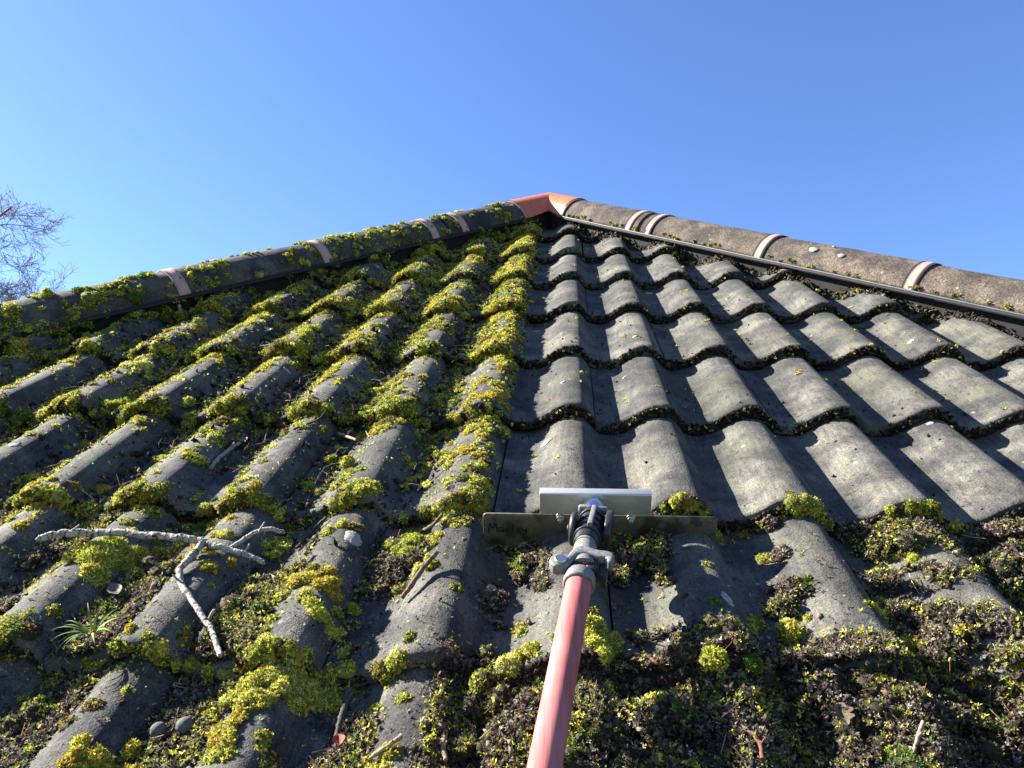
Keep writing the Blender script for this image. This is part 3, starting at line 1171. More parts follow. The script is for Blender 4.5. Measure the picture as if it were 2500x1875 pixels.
# torn clods of old moss lying in the heap
PALS['clod'] = [(np.array((.13, .10, .075)), .34), (np.array((.20, .165, .13)), .22), (OLI, .22), (YEL, .08), (np.array((.07, .05, .035)), .14)]
x, s = scatter(3200, -.9, .8, -.46, -.002)
hv = heapw(x, s)
k = visible(np.stack([x, s, x * 0], -1)) & (rng.rand(len(x)) < sstep(.006, .02, hv) * .30)
for x_, s_, h_ in zip(x[k], s[k], hv[k]):
    r_ = .005 + .011 * rng.rand() ** 1.7
    p = np.array([x_, s_, float(surf(x_, s_)) + h_ * .9 + r_ * .15])
    nr = np.array([rng.randn() * .5, rng.randn() * .5 - .2, 1.0])
    clump(moss_b, moss_s, p, nr, r_, .55 + .35 * rng.rand(), 'clod' if rng.rand() < .78 else rng.choice(['olive', 'yellow', 'green']), np.linalg.norm(p - CAMP), size=.0030 + .0016 * rng.rand(), body=np.array((.045, .035, .026)) * (.7 + .8 * rng.rand()))

# thin shaggy turf between the cushions of the left field
x, s = scatter(190000, -1.62, -.06, -.46, 2.05)
k = inside(x, s, .03) & visible(np.stack([x, s, x * 0], -1)) & (rng.rand(len(x)) < mossy(x, s))
x, s = x[k], s[k]
du = x / PW - np.round(x / PW)
q = s / G - np.floor(s / G)
tr_ = np.clip(1 - np.exp(-((du - .02) / .24) ** 2), 0, 1)
dens_ = (.22 + .55 * sstep(.2, 1.1, s)) * sstep(.43, .60, fbm(x, s, .055, 191)) * (.55 + .45 * np.exp(-((du + .2) / .16) ** 2)) + .5 * tr_ * sstep(.40, .56, fbm(x, s, .06, 195)) + .45 * np.exp(-q / .08) + .30 * sstep(.8, 1, q)
k = rng.rand(len(x)) < dens_ * .62
x, s = x[k], s[k]
n = len(x)
p = np.stack([x, s, surf(x, s) + .0005], -1)
dist = np.linalg.norm(p - CAMP, axis=1)
hue = fbm(x, s, .05, 197)[:, None] + (rng.rand(n, 1) - .5) * .3
colr = np.where(hue > .60, pick('yellow', n), np.where(hue > .44, pick('olive', n), pick('clod', n)))
sprigs(moss_s, p, snorm(x, s) + rng.randn(n, 3) * .3, .0031 * np.clip(dist, .9, 1.6) * (.7 + .6 * rng.rand(n)), colr, 4, (.15, 1.1), .17)

# thin straws, needles and broken shoots in the litter
x, s = scatter(2600, -1.2, .8, -.45, .9)
hv = heapw(x, s)
trv = np.abs((x / PW - .40) - np.round(x / PW - .40)) < .2
k = visible(np.stack([x, s, x * 0], -1), 0) & ((hv > .006) | (trv & (mossy(x, s) > .5) & (rng.rand(len(x)) < .5)))
for x_, s_, h_ in zip(x[k][:900], s[k][:900], hv[k][:900]):
    p = np.array([x_, s_, float(surf(x_, s_)) + h_ + .001])
    a = rng.rand() * 6.28
    dl = np.array([math.cos(a), math.sin(a), rng.randn() * .25]) * (.006 + .016 * rng.rand() ** 2)
    bend = rng.randn(3) * .0015
    tube(dirt, [p - dl, p + bend + np.array([0, 0, .001]), p + dl], .00028 + .0005 * rng.rand() ** 2, 4, np.array([(.20, .13, .08), (.34, .26, .17), (.06, .045, .035), (.25, .10, .06)])[rng.randint(4)] * (.7 + .6 * rng.rand()), caps=False)


# ---- moss on the hips
def hip_point(sg, k, a):
    d, sd, w = hipframe(sg)
    n = np.cos(a) * sd + np.sin(a) * w
    return APX + k * d + HR * n, n


for i in range(3600):
    k = .23 + 1.95 * rng.rand()
    a = math.radians(-16 + 130 * rng.rand() ** 1.3)
    if rng.rand() > (.12 + .88 * sstep(.45, .62, fbm(k, a * .08, .06, 151))) * (.5 + .35 * sstep(1.2, 1.9, k)) * .55:
        continue
    if min(abs(k - x_) for x_ in HIPS[-1]['straps']) < .02 and rng.rand() < .9:
        continue
    p, n = hip_point(-1, k, a)
    r = .005 + .008 * rng.rand() ** 2 + .005 * sstep(1.3, 1.9, k) * rng.rand()
    clump(moss_b, moss_s, p - n * r * .2, n + np.array([0, 0, .4]), r, .55, rng.choice(['yellow', 'olive', 'green', 'gold'], p=[.35, .4, .15, .1]), np.linalg.norm(p - CAMP))
for i in range(60):
    k = .2 + 2.0 * rng.rand()
    p, n = hip_point(1, k, math.radians(1 + 6 * rng.rand()))
    clump(moss_b, moss_s, p, n, .003 + .003 * rng.rand(), .5, 'olive', np.linalg.norm(p - CAMP))

o = moss_s
# one object: bodies and shoots of the moss that nobody could count
for V_, F_, C_ in zip(moss_b.v, moss_b.f, moss_b.c):
    pass
off = moss_s.n
moss_s.v += moss_b.v
moss_s.c += moss_b.c
moss_s.f += [f + off for f in moss_b.f]
moss_s.n += moss_b.n
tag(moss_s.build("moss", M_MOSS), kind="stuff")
tag(dirt.build("moss_debris", M_DIRT), kind="stuff")
print("clumps", N1, N2, "moss verts", moss_s.n, "dirt verts", dirt.n)


# ------------------------------------------------------------------ moss cushions one can point at
def cushion(vx, vy, r, pal, label, flat=.6, long=1.0, lobes=1, spread=.8, group=None, size=None, aim=None, stretch=(1, 1), lift=.002):
    p0 = at(vx, vy)
    sb, bb = Buf(), Buf()
    if r > .0125 and lobes > 1:
        r, lobes, spread = r * .66, int(lobes * 2.2) + 1, spread * 1.35
    for i in range(lobes):
        dx, ds = (0, 0) if i == 0 else rng.randn(2) * r * spread * np.array(stretch)
        x_, s_ = p0[0] + dx, p0[1] + ds
        p = np.array([x_, s_, float(surf(x_, s_)) + lift + max(0, float(heapw(x_, s_))) * .8])
        nr = snorm(np.array([x_]), np.array([s_]))[0] + np.array([0, -.15, .4])
        rr = r * (1 if i == 0 else .55 + .4 * rng.rand())
        clump(bb, sb, p, nr, rr, flat, pal, np.linalg.norm(p - CAMP), long=long, size=size)
    off = sb.n
    sb.v += bb.v; sb.c += bb.c; sb.f += [f + off for f in bb.f]; sb.n += bb.n
    o = sb.build("moss_cushion", M_MOSS, origin=p0)
    return tag(o, label, "moss", group or "moss cushions on the tiles")


CUSH = [
    (1535, 1490, .0145, 'lime', "bright lime green round moss cushion alone among dark debris right of the pole", .75, 1.3, 1, .8, None, None, None, (1, 1), .020),
    (1618, 1482, .012, 'green', "dark green moss cushion just right of the bright lime round one", .7, 1.2, 1, .8, None, None, None, (1, 1), .012),
    (1960, 1405, .0125, 'gold', "orange brown moss cushion at the foot of a bare grey roll, lower right", .75),
    (1705, 1372, .015, 'yellow', "pale yellow moss cushion beside a shaded grey roll, right of the red pole", .7, 1.3),
    (2028, 1338, .008, 'yellow', "small upright yellow moss tuft by the second roll from the right edge", .9),
    (1898, 1310, .009, 'gold', "small golden moss cushion on the right flank of a bare roll below the plate", .7),
    (215, 1205, .026, 'yellow', "feathery yellow moss tuft under the white birch branch", .45, 2.4, 6, .8),
    (715, 1265, .016, 'gold', "golden moss mat on the roll below the white lichen disc", .5, 1.5, 5, .9),
    (688, 1330, .015, 'yellow', "bright yellow moss mat hanging off the roll left of the pole", .5, 1.4, 4, .8),
    (655, 1500, .022, 'yellow', "big starry yellow green moss clump on the lip of a bottom left roll", .6, 1.5, 6, .9),
    (545, 1490, .018, 'yellow', "thick yellow moss bank hanging between two rolls at lower left", .7, 1.2, 6, .9),
    (885, 1195, .018, 'lime', "lime yellow moss cushion left of the metal plate among dry twigs", .7, 1.2, 3, .7),
    (1298, 1375, .014, 'yellow', "tall yellow moss drape right beside the red pole", .6, 1.6, 6, 1.2, None, None, None, (.6, 1.6)),
    (1100, 1458, .012, 'yellow', "yellow moss clod standing on edge left of the red pole", .9, 1.6, 2, .6),
    (600, 1185, .015, 'yellow', "yellow moss cushion under the curled tip of the birch branch", .7, 1.2, 4, .9),
    (485, 1583, .012, 'gold', "flat golden moss strip along a roll near the bottom left twigs", .35, 1.0, 5, 1.4, None, None, None, (.5, 1.6)),
    (200, 1650, .017, 'gold', "golden moss clump at the bottom left edge of the picture", .7, 1.3, 5, .9),
    (120, 1328, .009, 'olive', "small round olive moss cushion beside the grass tuft", .8),
    (255, 885, .013, 'lime', "bright green moss cushion on a left roll above the birch branch", .6, 1.2, 3, .9),
    (410, 880, .012, 'lime', "pale topped green moss cushion in a trough at middle left", .8, 1.2, 2, .6),
    (310, 795, .018, 'pale', "large pale yellow moss cushion on a far left roll crest", .55, 1.1, 6, 1.0),
    (665, 720, .018, 'lime', "long bright green moss cushion beside the silvery weed", .5, 1.2, 6, 1.2, None, None, None, (.7, 1.8)),
    (755, 1010, .012, 'yellow', "yellow moss cushion beside a pale stick in a middle trough", .8, 1.1, 2, .6),
    (720, 1010, .009, 'olive', "loose olive moss lump in the dark trough left of the scraped tiles", .8, 1.1, 2, .6),
    (815, 850, .013, 'lime', "lime moss cushion in a trough two rolls left of the scraped tiles", .75, 1.1, 3, .8),
]
for c in CUSH:
    cushion(*c)
for k, a, r, pal, label in [(1.72, 28, .021, 'olive', "big round green moss cushion on the lower left hip ridge"), (1.80, 62, .016, 'yellow', "yellow moss cushion on top of the left hip ridge at the picture's edge"),
                            (1.63, 12, .018, 'green', "dark green moss cushion under the lower edge of the left hip ridge"), (.80, 6, .011, 'green', "small green moss ball on the edge of the left hip ridge between straps"),
                            (.30, 62, .014, 'olive', "olive moss cap on the left hip ridge next to the orange cap")]:
    p0, n = hip_point(-1, k, math.radians(a))
    sb, bb = Buf(), Buf()
    d = hipframe(-1)[0]
    for i in range(4):
        p = p0 + (0 if i == 0 else 1) * (d * rng.randn() * r * .7 + np.array([0, 0, rng.randn() * r * .3]))
        clump(bb, sb, p, n + np.array([0, 0, .5]), r * (1 if i == 0 else .6), .65, pal, np.linalg.norm(p - CAMP))
    off = sb.n
    sb.v += bb.v; sb.c += bb.c; sb.f += [f + off for f in bb.f]; sb.n += bb.n
    tag(sb.build("moss_cushion", M_MOSS, origin=p0), label, "moss", "moss cushions on the left hip")
for k, a, r in [(.93, 72, .014), (1.02, 58, .012), (.72, 80, .012), (1.38, 74, .012)]:
    p0, n = hip_point(-1, k, math.radians(a))
    b = Buf()
    d, sd, w = hipframe(-1)
    an = np.linspace(0, 2 * np.pi, 18, endpoint=False)
    vs = []
    for q_, hgt in ((0, .002), (.6, .0022), (1, .0003)):
        kk = k + q_ * r * np.cos(an) * (1 + .2 * np.sin(3 * an))
        aa = math.radians(a) + q_ * r * .8 * np.sin(an) / HR
        vs.append(APX + kk[:, None] * d + (HR + hgt) * (np.cos(aa)[:, None] * sd + np.sin(aa)[:, None] * w))
    b.add(np.array(vs), grid_faces(3, 18, True))
    b.build("lichen_patch", M_LICHEN, hips[-1], smooth=True)
for k, a, r in [(1.20, 38, .012), (1.285, 36, .009), (1.24, 60, .005)]:
    b = Buf()
    d, sd, w = hipframe(1)
    an = np.linspace(0, 2 * np.pi, 18, endpoint=False)
    vs = []
    for q_, hgt in ((0, .002), (.6, .0022), (1, .0003)):
        kk = k + q_ * r * np.cos(an) * (1 + .15 * np.sin(3 * an))
        aa = math.radians(a) + q_ * r * .8 * np.sin(an) / HR
        vs.append(APX + kk[:, None] * d + (HR + hgt) * (np.cos(aa)[:, None] * sd + np.sin(aa)[:, None] * w))
    b.add(np.array(vs), grid_faces(3, 18, True))
    b.build("lichen_patch", M_LICHEN, hips[1], smooth=True)


# ------------------------------------------------------------------ twigs, seeds, leaves
def ath(vx, vy, lift=0.0):
    """like at(), but on top of the litter where there is any"""
    p = at(vx, vy, lift)
    p[2] += float(heapw(p[0], p[1])) * .95
    return p


def bark(name, lo, hi, bands):
    m, nt, b = mat(name)
    tc = nt.nodes.new("ShaderNodeTexCoord")
    g = noise(nt, 260, 4, .65)
    l = noise(nt, bands, 3, .7)
    c = ramp(nt, g, [(.3, lo), (.7, hi)])
    c = mix(nt, c, tuple(x * .22 for x in lo), ramp(nt, l, [(.56, (0, 0, 0)), (.64, (1, 1, 1))]))
    setcol(nt, b, c)
    b.inputs["Roughness"].default_value = .85
    b.inputs["Specular IOR Level"].default_value = .2
    bump(nt, b, g, .0012, .8)
    return m


M_BIRCH = bark("birch_bark", (.20, .185, .16), (.42, .40, .35), 150)
M_TWD = bark("dark_twig_bark", (.04, .034, .028), (.10, .085, .072), 120)
M_TWB = bark("brown_twig_bark", (.11, .07, .045), (.22, .145, .10), 120)
M_TWP = bark("pale_dry_stem", (.22, .16, .11), (.38, .29, .21), 90)
M_TWR = bark("reddish_twig_bark", (.10, .04, .028), (.20, .09, .065), 120)


def birch(b, pts, r0, r1, n, seg=14):
    """white bark with raised dark rings"""
    n = n * 3
    P = spline(pts, n)
    P = P + np.stack([np.interp(np.linspace(0, 1, n), np.linspace(0, 1, n // 5), (rng.rand(n // 5) - .5)) for _ in range(3)], 1) * r0 * .5
    t = np.linspace(0, 1, n)
    ring = (rng.rand(n) < .22)
    rr = (r0 + (r1 - r0) * t) * (1 + .13 * ring + (rng.rand(n) - .5) * .12) * .74
    c = np.where((ring & (rng.rand(n) < .8))[:, None, None] & (rng.rand(n, seg, 1) < .75), np.array((.06, .05, .042)), np.array((.44, .41, .345)))
    c = c * (.7 + .5 * rng.rand(n, seg, 1))
    tube(b, P, rr, seg, col=c.reshape(-1, 3), caps=False, jit=.20)
    for k in (0, n - 1):
        V_, F_ = ICO[1]
        b.add(P[k] + V_ * rr[k] * .95, F_, (.30, .27, .22))


def knobbly(b, pts, r0, r1, n, seg=9, jit=.18):
    P = spline(pts, n)
    t = np.linspace(0, 1, n)
    P = P + (rng.rand(n, 3) - .5) * np.minimum(r0, r1) * .35
    rr = (r0 + (r1 - r0) * t) * (1 + .16 * (rng.rand(n) < .22) + (rng.rand(n) - .5) * .14)
    tube(b, P, rr, seg, jit=jit)


def P(vx, vy, lift):
    return at(vx, vy, lift)


M_WHITE = vcol("white_birch_bark", .85, 0, .2, 420)
br = empty("birch_branch", at(440, 1170, .0), "white forked birch branch with dark bark rings lying across the rolls at left", "branch")
b = Buf()
birch(b, [atn(84, 1166, .006), atn(130, 1153, .007), atn(200, 1150, .006), atn(270, 1151, .005), atn(340, 1157, .004), atn(400, 1164, .002), atn(442, 1171, -.001)], .0060, .0060, 46)
b.build("main_stem", M_WHITE, br, smooth=True)
b = Buf()
birch(b, [atn(436, 1170, -.001), atn(470, 1181, -.003), atn(500, 1189, -.006), atn(535, 1200, -.011), atn(568, 1213, -.014)], .0060, .0040, 24)
b.build("side_branch", M_WHITE, br, smooth=True)
b = Buf()
birch(b, [atn(440, 1170, 0), atn(422, 1192, -.001), atn(400, 1216, -.002), atn(387, 1236, -.004), atn(402, 1280, -.006), atn(428, 1318, -.008), atn(450, 1352, -.010), atn(464, 1385, -.008), atn(475, 1418, -.006)], .0056, .0036, 44)
birch(b, [atn(444, 1345, -.010), atn(456, 1330, -.009), atn(463, 1318, -.004)], .0022, .0026, 8)
b.build("side_branch", M_WHITE, br, smooth=True)
b = Buf()
birch(b, [atn(492, 1186, -.005), atn(515, 1174, -.002), atn(540, 1156, .003), atn(565, 1145, .007), atn(592, 1143, .006), atn(612, 1150, .001)], .0036, .0036, 24)
b.build("side_branch", M_WHITE, br, smooth=True)

for vx, vy, n_, dv in [(150, 1151, .007, (.012, .006, .008)), (300, 1153, .005, (-.006, -.013, .006)), (395, 1258, -.003, (-.012, .004, .007)), (520, 1195, -.008, (.008, .010, .006)), (560, 1147, .008, (.004, .011, .006))]:
    b = Buf()
    q_ = atn(vx, vy, n_)
    birch(b, [q_, q_ + np.array(dv) * .55 + rng.randn(3) * .001, q_ + np.array(dv)], .0021, .0013, 5, 8)
    b.build("snapped_shoot", M_WHITE, br, smooth=True)

TWIGS = [
    ([(70, 1212), (120, 1186), (182, 1152)], .0028, .0022, M_TWD, .004, "dark thin twig just under the thick end of the birch branch"),
    ([(355, 812), (372, 795), (392, 770)], .0038, .0030, M_TWP, .012, "pale bent twig sticking up between rolls at upper left"),
    ([(455, 1012), (470, 992), (492, 976), (518, 957)], .0046, .0044, M_BIRCH, .006, "short whitish birch twig in the trough above the branch"),
    ([(470, 1020), (520, 985), (565, 945)], .003, .0026, M_TWD, .005, "dark twig lying along a trough right of the whitish birch twig"),
    ([(728, 1602), (738, 1560), (748, 1520), (755, 1488)], .0034, .0046, M_TWD, .022, "dark knobbed twig standing up at the bottom, left of the pole"),
    ([(868, 1292), (890, 1262), (915, 1225), (944, 1192)], .0036, .0042, M_TWB, .016, "brown peeling twig leaning across the roll left of the plate"),
    ([(1968, 1645), (1979, 1610), (1990, 1575)], .0021, .0024, M_TWP, .022, "straight tan stem standing in debris at bottom right"),
    ([(296, 1652), (345, 1628), (395, 1600), (440, 1566)], .0030, .0034, M_TWD, .006, "long grey twig at the bottom left beside two grey balls"),
    ([(962, 1592), (958, 1625), (964, 1655)], .0034, .0028, M_TWP, .016, "pale stub of twig at the bottom edge left of the pole"),
    ([(640, 1185), (672, 1150), (705, 1118)], .0026, .003, M_TWD, .006, "grey twig left of the white lichen disc"),
    ([(1585, 1588), (1620, 1598), (1640, 1625), (1645, 1655)], .0022, .0026, M_TWR, .014, "reddish bent twig in debris at the bottom, right of the pole"),
    ([(872, 1165), (905, 1150), (935, 1135), (955, 1112)], .0026, .0034, M_TWB, .012, "pale brown dry stem beside the left end of the plate"),
    ([(1075, 1650), (1045, 1620), (1012, 1608), (985, 1612)], .002, .0024, M_TWB, .014, "thin brown twig in the debris bottom centre"),
    ([(1105, 1530), (1128, 1522), (1150, 1518)], .003, .0026, M_TWP, .014, "short pale stick left of the pole near the bottom"),
    ([(1395, 1420), (1415, 1445), (1440, 1462)], .002, .0022, M_TWR, .014, "short reddish twig in debris right of the pole's middle"),
    ([(730, 940), (748, 950), (770, 956)], .0036, .003, M_TWP, .008, "pale broken stick in the trough beside a yellow moss cushion"),
    ([(520, 770), (560, 752), (600, 742)], .0028, .002, M_TWD, .006, "dark twig on the rolls near the silvery weed"),
    ([(1875, 1408), (1900, 1432), (1912, 1450)], .002, .0022, M_TWR, .012, "short red brown twig by the orange moss cushion"),
    ([(800, 1640), (840, 1610), (868, 1592)], .0026, .0028, M_TWP, .010, "pale grey twig lying on the lowest bare roll left of the pole"),
    ([(640, 925), (690, 905), (735, 880)], .0022, .0026, M_TWD, .006, "thin dark twig in a trough near the middle left"),
]
for pts, r0, r1, m, lift, label in TWIGS:
    Q = [at(a, c, lift * (.5 + .5 * i / (len(pts) - 1))) for i, (a, c) in enumerate(pts)]
    Q = [q + np.array([0, 0, .5 * float(np.clip(heapw(q[0], q[1]), 0, .02))]) for q in Q]
    b = Buf()
    r0, r1 = r0 * .74, r1 * .74
    knobbly(b, Q, r0, r1, 22)
    L = np.linalg.norm(Q[-1] - Q[0])
    j = Q[len(Q) // 2]
    knobbly(b, [j, j + np.array([.3, .2, .35]) * L * .35], r1 * .6, r1 * .35, 6, 6)
    tag(b.build("twig", m, origin=Q[0], smooth=True), label, "twig", "twigs fallen on the roof")

M_NUT = simple("grey_gall", (.12, .115, .11), .9, 0, gscale=330, bd=.0012, var=.5, spec=.15)
M_CONE = simple("dark_cone", (.075, .068, .06), .9, 0, gscale=200, bd=.0012, var=.5, spec=.15)
for vx, vy, r, m, nm, label in [(347, 1597, .0078, M_NUT, "oak_gall", "grey round gall, smooth, left one of two by the bottom twig"), (405, 1590, .0084, M_NUT, "oak_gall", "grey wrinkled round gall touching the bottom left twig"),
                               (326, 1232, .0105, M_CONE, "dried_cone", "dark ridged dried cone in the trough below the birch branch"), (1000, 1402, .0, None, "", "")]:
    if m is None:
        continue
    V_, F_ = ICO[3]
    a = np.arctan2(V_[:, 1], V_[:, 0])
    rr = 1 + (.05 * np.sin(9 * a) if nm == "dried_cone" else .02 * np.sin(5 * V_[:, 0] * 2) * np.sin(6 * V_[:, 2])) + (rng.rand(len(V_)) - .5) * .05
    if nm == "dried_cone":
        rr += .06 * np.sin(14 * a)
    p = ath(vx, vy, r * .35)
    b = Buf()
    b.add(p + V_ * rr[:, None] * r * np.array([1, 1, .92 if nm != "dried_cone" else 1.15]), F_)
    tag(b.build(nm, m, origin=p, smooth=True), label, "seed", "round seeds and galls on the roof")


def leaf(vx, vy, L, W_, col, label, lift=.008, curl=.4, lob=0.0):
    lift = min(lift, .009)
    p = ath(vx, vy, lift)
    n, m = 13, 5
    t = np.linspace(0, 1, n)
    wv = np.sin(np.pi * t ** .8) * W_ * (1 + lob * np.sin(t * 22))
    u_ = np.linspace(-1, 1, m)
    T, U = np.meshgrid(t, u_, indexing='ij')
    x_ = (T - .5) * L
    y_ = U * wv[:, None]
    z_ = curl * L * .5 * ((T - .5) ** 2) + abs(U) * wv[:, None] * curl + (rng.rand(n, m) - .5) * L * .05
    a = rng.rand() * 6.28
    X, Y = x_ * np.cos(a) - y_ * np.sin(a), x_ * np.sin(a) + y_ * np.cos(a)
    b = Buf()
    A = np.stack([p[0] + X, p[1] + Y, p[2] + z_], -1)
    f = grid_faces(n, m)
    N = n * m
    b.add(np.concatenate([A.reshape(-1, 3), (A - np.array([0, 0, .0004])).reshape(-1, 3)]), np.concatenate([f, f[:, ::-1] + N]), np.array(col) * .72 * (.8 + .4 * rng.rand(2 * N, 1)))
    tag(b.build("dry_leaf", M_LEAF, origin=p, smooth=True), label, "leaf", "dry leaves lying on the roof")


leaf(252, 1292, .030, .008, (.30, .24, .19), "curled pale dry leaf in the dark trough below the birch branch", .006)
leaf(1808, 1608, .027, .009, (.22, .165, .11), "tan lobed dry leaf in debris at bottom right", .020, .5, .35)
leaf(1092, 1488, .024, .010, (.34, .20, .15), "pinkish brown dry leaf beside the yellow moss clod left of the pole", .020, .5)
leaf(978, 1062, .022, .008, (.30, .22, .18), "pale crumpled leaf in the dark trough left of the plate", .006, .7)
leaf(1195, 1465, .016, .006, (.36, .30, .22), "small pale leaf scrap in debris left of the red pole", .016, .5)
leaf(735, 1622, .014, .006, (.45, .12, .07), "small red and tan leaf bit at the bottom left of centre", .018, .6)
leaf(1195, 1455, .018, .006, (.32, .28, .22), "thin pale leaf shard near the pole's left side", .016, .9)
leaf(525, 955, .020, .008, (.36, .27, .22), "pale pink leaf scrap beside the whitish birch twig", .008, .6)
leaf(618, 690, .036, .010, (.42, .38, .28), "long pale dry leaf above the bright green moss at upper left", .008, .3)
leaf(1060, 1290, .016, .006, (.33, .29, .22), "small pale leaf in shadow below the plate's left end", .006, .8)


# grass tuft and small weeds
def blades(vx, vy, n, L, wd, col, name, label, cat, spread=1.0, lift=.004):
    p0 = ath(vx, vy, lift)
    b = Buf()
    for i in range(n):
        a = rng.rand() * 6.28
        ln = L * (.6 + .5 * rng.rand())
        t = np.linspace(0, 1, 9)
        out = np.array([math.cos(a), math.sin(a), 0]) * spread
        c = p0 + (out * .004) + t[:, None] * out * ln * .75 + np.array([0, 0, 1.0]) * (ln * (.75 * t - .55 * t * t))[:, None]
        side = np.array([-math.sin(a), math.cos(a), .2])
        wv = wd * (1 - t ** 2) + .0001
        A = np.stack([c + side * wv[:, None], c + np.array([0, 0, -.0003]), c - side * wv[:, None]], 1)
        b.add(A, grid_faces(9, 3), np.array(col) * (.7 + .6 * rng.rand()))
    return tag(b.build(name, M_LEAF, origin=p0, smooth=True), label, cat)


blades(205, 1385, 20, .046, .0011, (.20, .30, .07), "grass_tuft", "small green grass tuft in the trough at lower left", "grass", 1.0, .010)
blades(1015, 785, 9, .06, .0009, (.22, .28, .06), "grass_tuft", "thin grass blades in moss beside the scraped edge", "grass", .6)
blades(575, 716, 22, .032, .0022, (.42, .46, .36), "silvery_weed", "silvery green weed rosette growing between the upper left rolls", "plant", .8)
for vx, vy, L, label in [(2045, 1462, .03, "thin moss spore stalk with a pale cap at right bottom")]:
    p = at(vx, vy + 28, .012)
    b = Buf()
    tube(b, [p, p + np.array([.002, .004, L * .5]), p + np.array([.001, .008, L])], .0005, 6, (.25, .12, .05))
    V_, F_ = ICO[2]
    b.add(p + np.array([.001, .008, L]) + V_ * np.array([.0014, .0014, .003]), F_, (.45, .42, .12))
    tag(b.build("moss_stalk", M_LEAF, origin=p, smooth=True), label, "moss")


# ------------------------------------------------------------------ the scraper on its pole
scr = empty("roof_scraper", (.03, -.055, -.02), "moss scraper with metal plate on a long faded red pole", "scraper")
SBL = -.056
X3 = np.array([[1, 0, 0], [0, 0, 1.0], [0, -1.0, 0]])           # outline x -> across, y -> off the slope, z -> down the slope
# blade with its lower edge cut to the rolls
bx0, bx1 = -.118, .181
xs = np.linspace(bx0, bx1, 60)
low = [(x_, float(surf(x_, SBL)) - .003) for x_ in xs]
top = .004
R = .005
out = low + [(bx1, top - R), (bx1 - R * .3, top - R * .3), (bx1 - R, top), (bx0 + R, top), (bx0 + R * .3, top - R * .3), (bx0, top - R)]
b = Buf()
prism(b, out, .0028, (0, SBL, 0), X3, .0006)
blade = b.build("blade", M_ALU, scr)
# bracket: an angle whose top leg reaches back
b = Buf()
y0, y1 = .0070, .0375
cx0, cx1 = -.044, .0965
prism(b, [(SBL - .0014 - .0035, y0), (SBL - .0016, y0), (SBL - .0016, y1 - .0032), (SBL + .0090, y1 - .0032), (SBL + .0090, y1), (SBL - .0035, y1), (SBL - .0049, y1 - .0014)],
      cx1 - cx0, ((cx0 + cx1) / 2, 0, 0), np.array([[0, 1, 0], [0, 0, 1.0], [1.0, 0, 0]]), .0005)
b.build("bracket", M_ALUC, scr)


def cyl(b, p, q, r0, r1=None, seg=28, rings=None, cap=True):
    p, q = np.asarray(p, float), np.asarray(q, float)
    r1 = r0 if r1 is None else r1
    t = np.array([0, .04, .5, .96, 1.0]) if rings is None else np.array([a for a, _ in rings])
    rr = np.array([.94, 1, 1, 1, .94]) if rings is None else np.array([c for _, c in rings])
    tube(b, p + t[:, None] * (q - p), (r0 + (r1 - r0) * t) * rr, seg, caps=cap)


for vx in (1118, 1207):
    pass
for bxp in (-.018, .072):
    b = Buf()
    z = .0015
    cyl(b, (bxp, SBL - .0015, z), (bxp, SBL - .0035, z), .0058, seg=20)
    cyl(b, (bxp, SBL - .0035, z), (bxp, SBL - .0075, z), .0046, seg=6)
    cyl(b, (bxp, SBL - .0075, z), (bxp, SBL - .0125, z - .0008), .0026, seg=14)
    b.build("bolt", M_BOLT, scr)

# handwriting on the plate
STROKES = [[(0, 0), (.02, .5), (.06, .95), (.16, .45), (.26, .92), (.30, .5), (.32, .05)],
           [(.52, .48), (.44, .55), (.38, .35), (.42, .12), (.50, .18), (.53, .45), (.54, .12), (.58, .08)],
           [(.64, .55), (.66, .30), (.67, .10), (.67, .35), (.72, .52), (.78, .52)],
           [(.92, .98), (.91, .60), (.90, .30), (.91, .08)],
           [(1.04, .30), (1.12, .33), (1.14, .45), (1.08, .52), (1.03, .35), (1.04, .14), (1.12, .10), (1.18, .16)],
           [(1.24, .52), (1.26, .28), (1.33, .24), (1.38, .38)], [(1.40, .52), (1.38, .2), (1.33, -.14), (1.25, -.20), (1.22, -.10)]]
b = Buf()
for st in STROKES:
    Q = spline([(bx0 + .007 + a * .0355, SBL - .0016, -.0245 + c * .0145) for a, c in st], 26)
    t = np.gradient(Q, axis=0)
    t /= np.linalg.norm(t, axis=1, keepdims=True) + 1e-9
    sd_ = np.stack([-t[:, 2], t[:, 1] * 0, t[:, 0]], 1) * (.00085 + .0003 * rng.rand(26, 1))
    A = np.stack([Q + sd_, Q - sd_], 1)
    A2 = A - np.array([0, .00025, 0])
    b.add(A2, grid_faces(26, 2))
b.build("lettering", M_INK, blade)

# pole
pt, pb = np.array([.0053, -.238, .046]), np.array([-.026, -.473, .0365])
pd = (pb - pt) / np.linalg.norm(pb - pt)
b = Buf()
cyl(b, pt + pd * .002, pt + pd * 1.05, .0135, .0142, 40, [(0, 1), (.02, 1), (.3, 1), (.6, 1), (1, 1)])
b.build("pole", M_POLE, scr, smooth=True)
ua = -pd                                                   # along the pole, up the slope
la = np.cross(ua, np.array([0, 0, 1.0]))
la /= np.linalg.norm(la)                                   # to the right
na = np.cross(la, ua)                                      # off the slope
FR = np.array([la, ua, na])


def L(a, c, d):
    """clamp frame: right, up along the pole, off the slope, from the pole's end"""
    return pt + a * la + c * ua + d * na


b = Buf()
cyl(b, L(0, -.020, 0), L(0, -.004, 0), .0170, .0162, 36, [(0, .90), (.05, .98), (.12, 1), (.8, 1), (.93, .97), (1, .86)])
b.build("pole_collar", M_GREYP, scr, smooth=True)
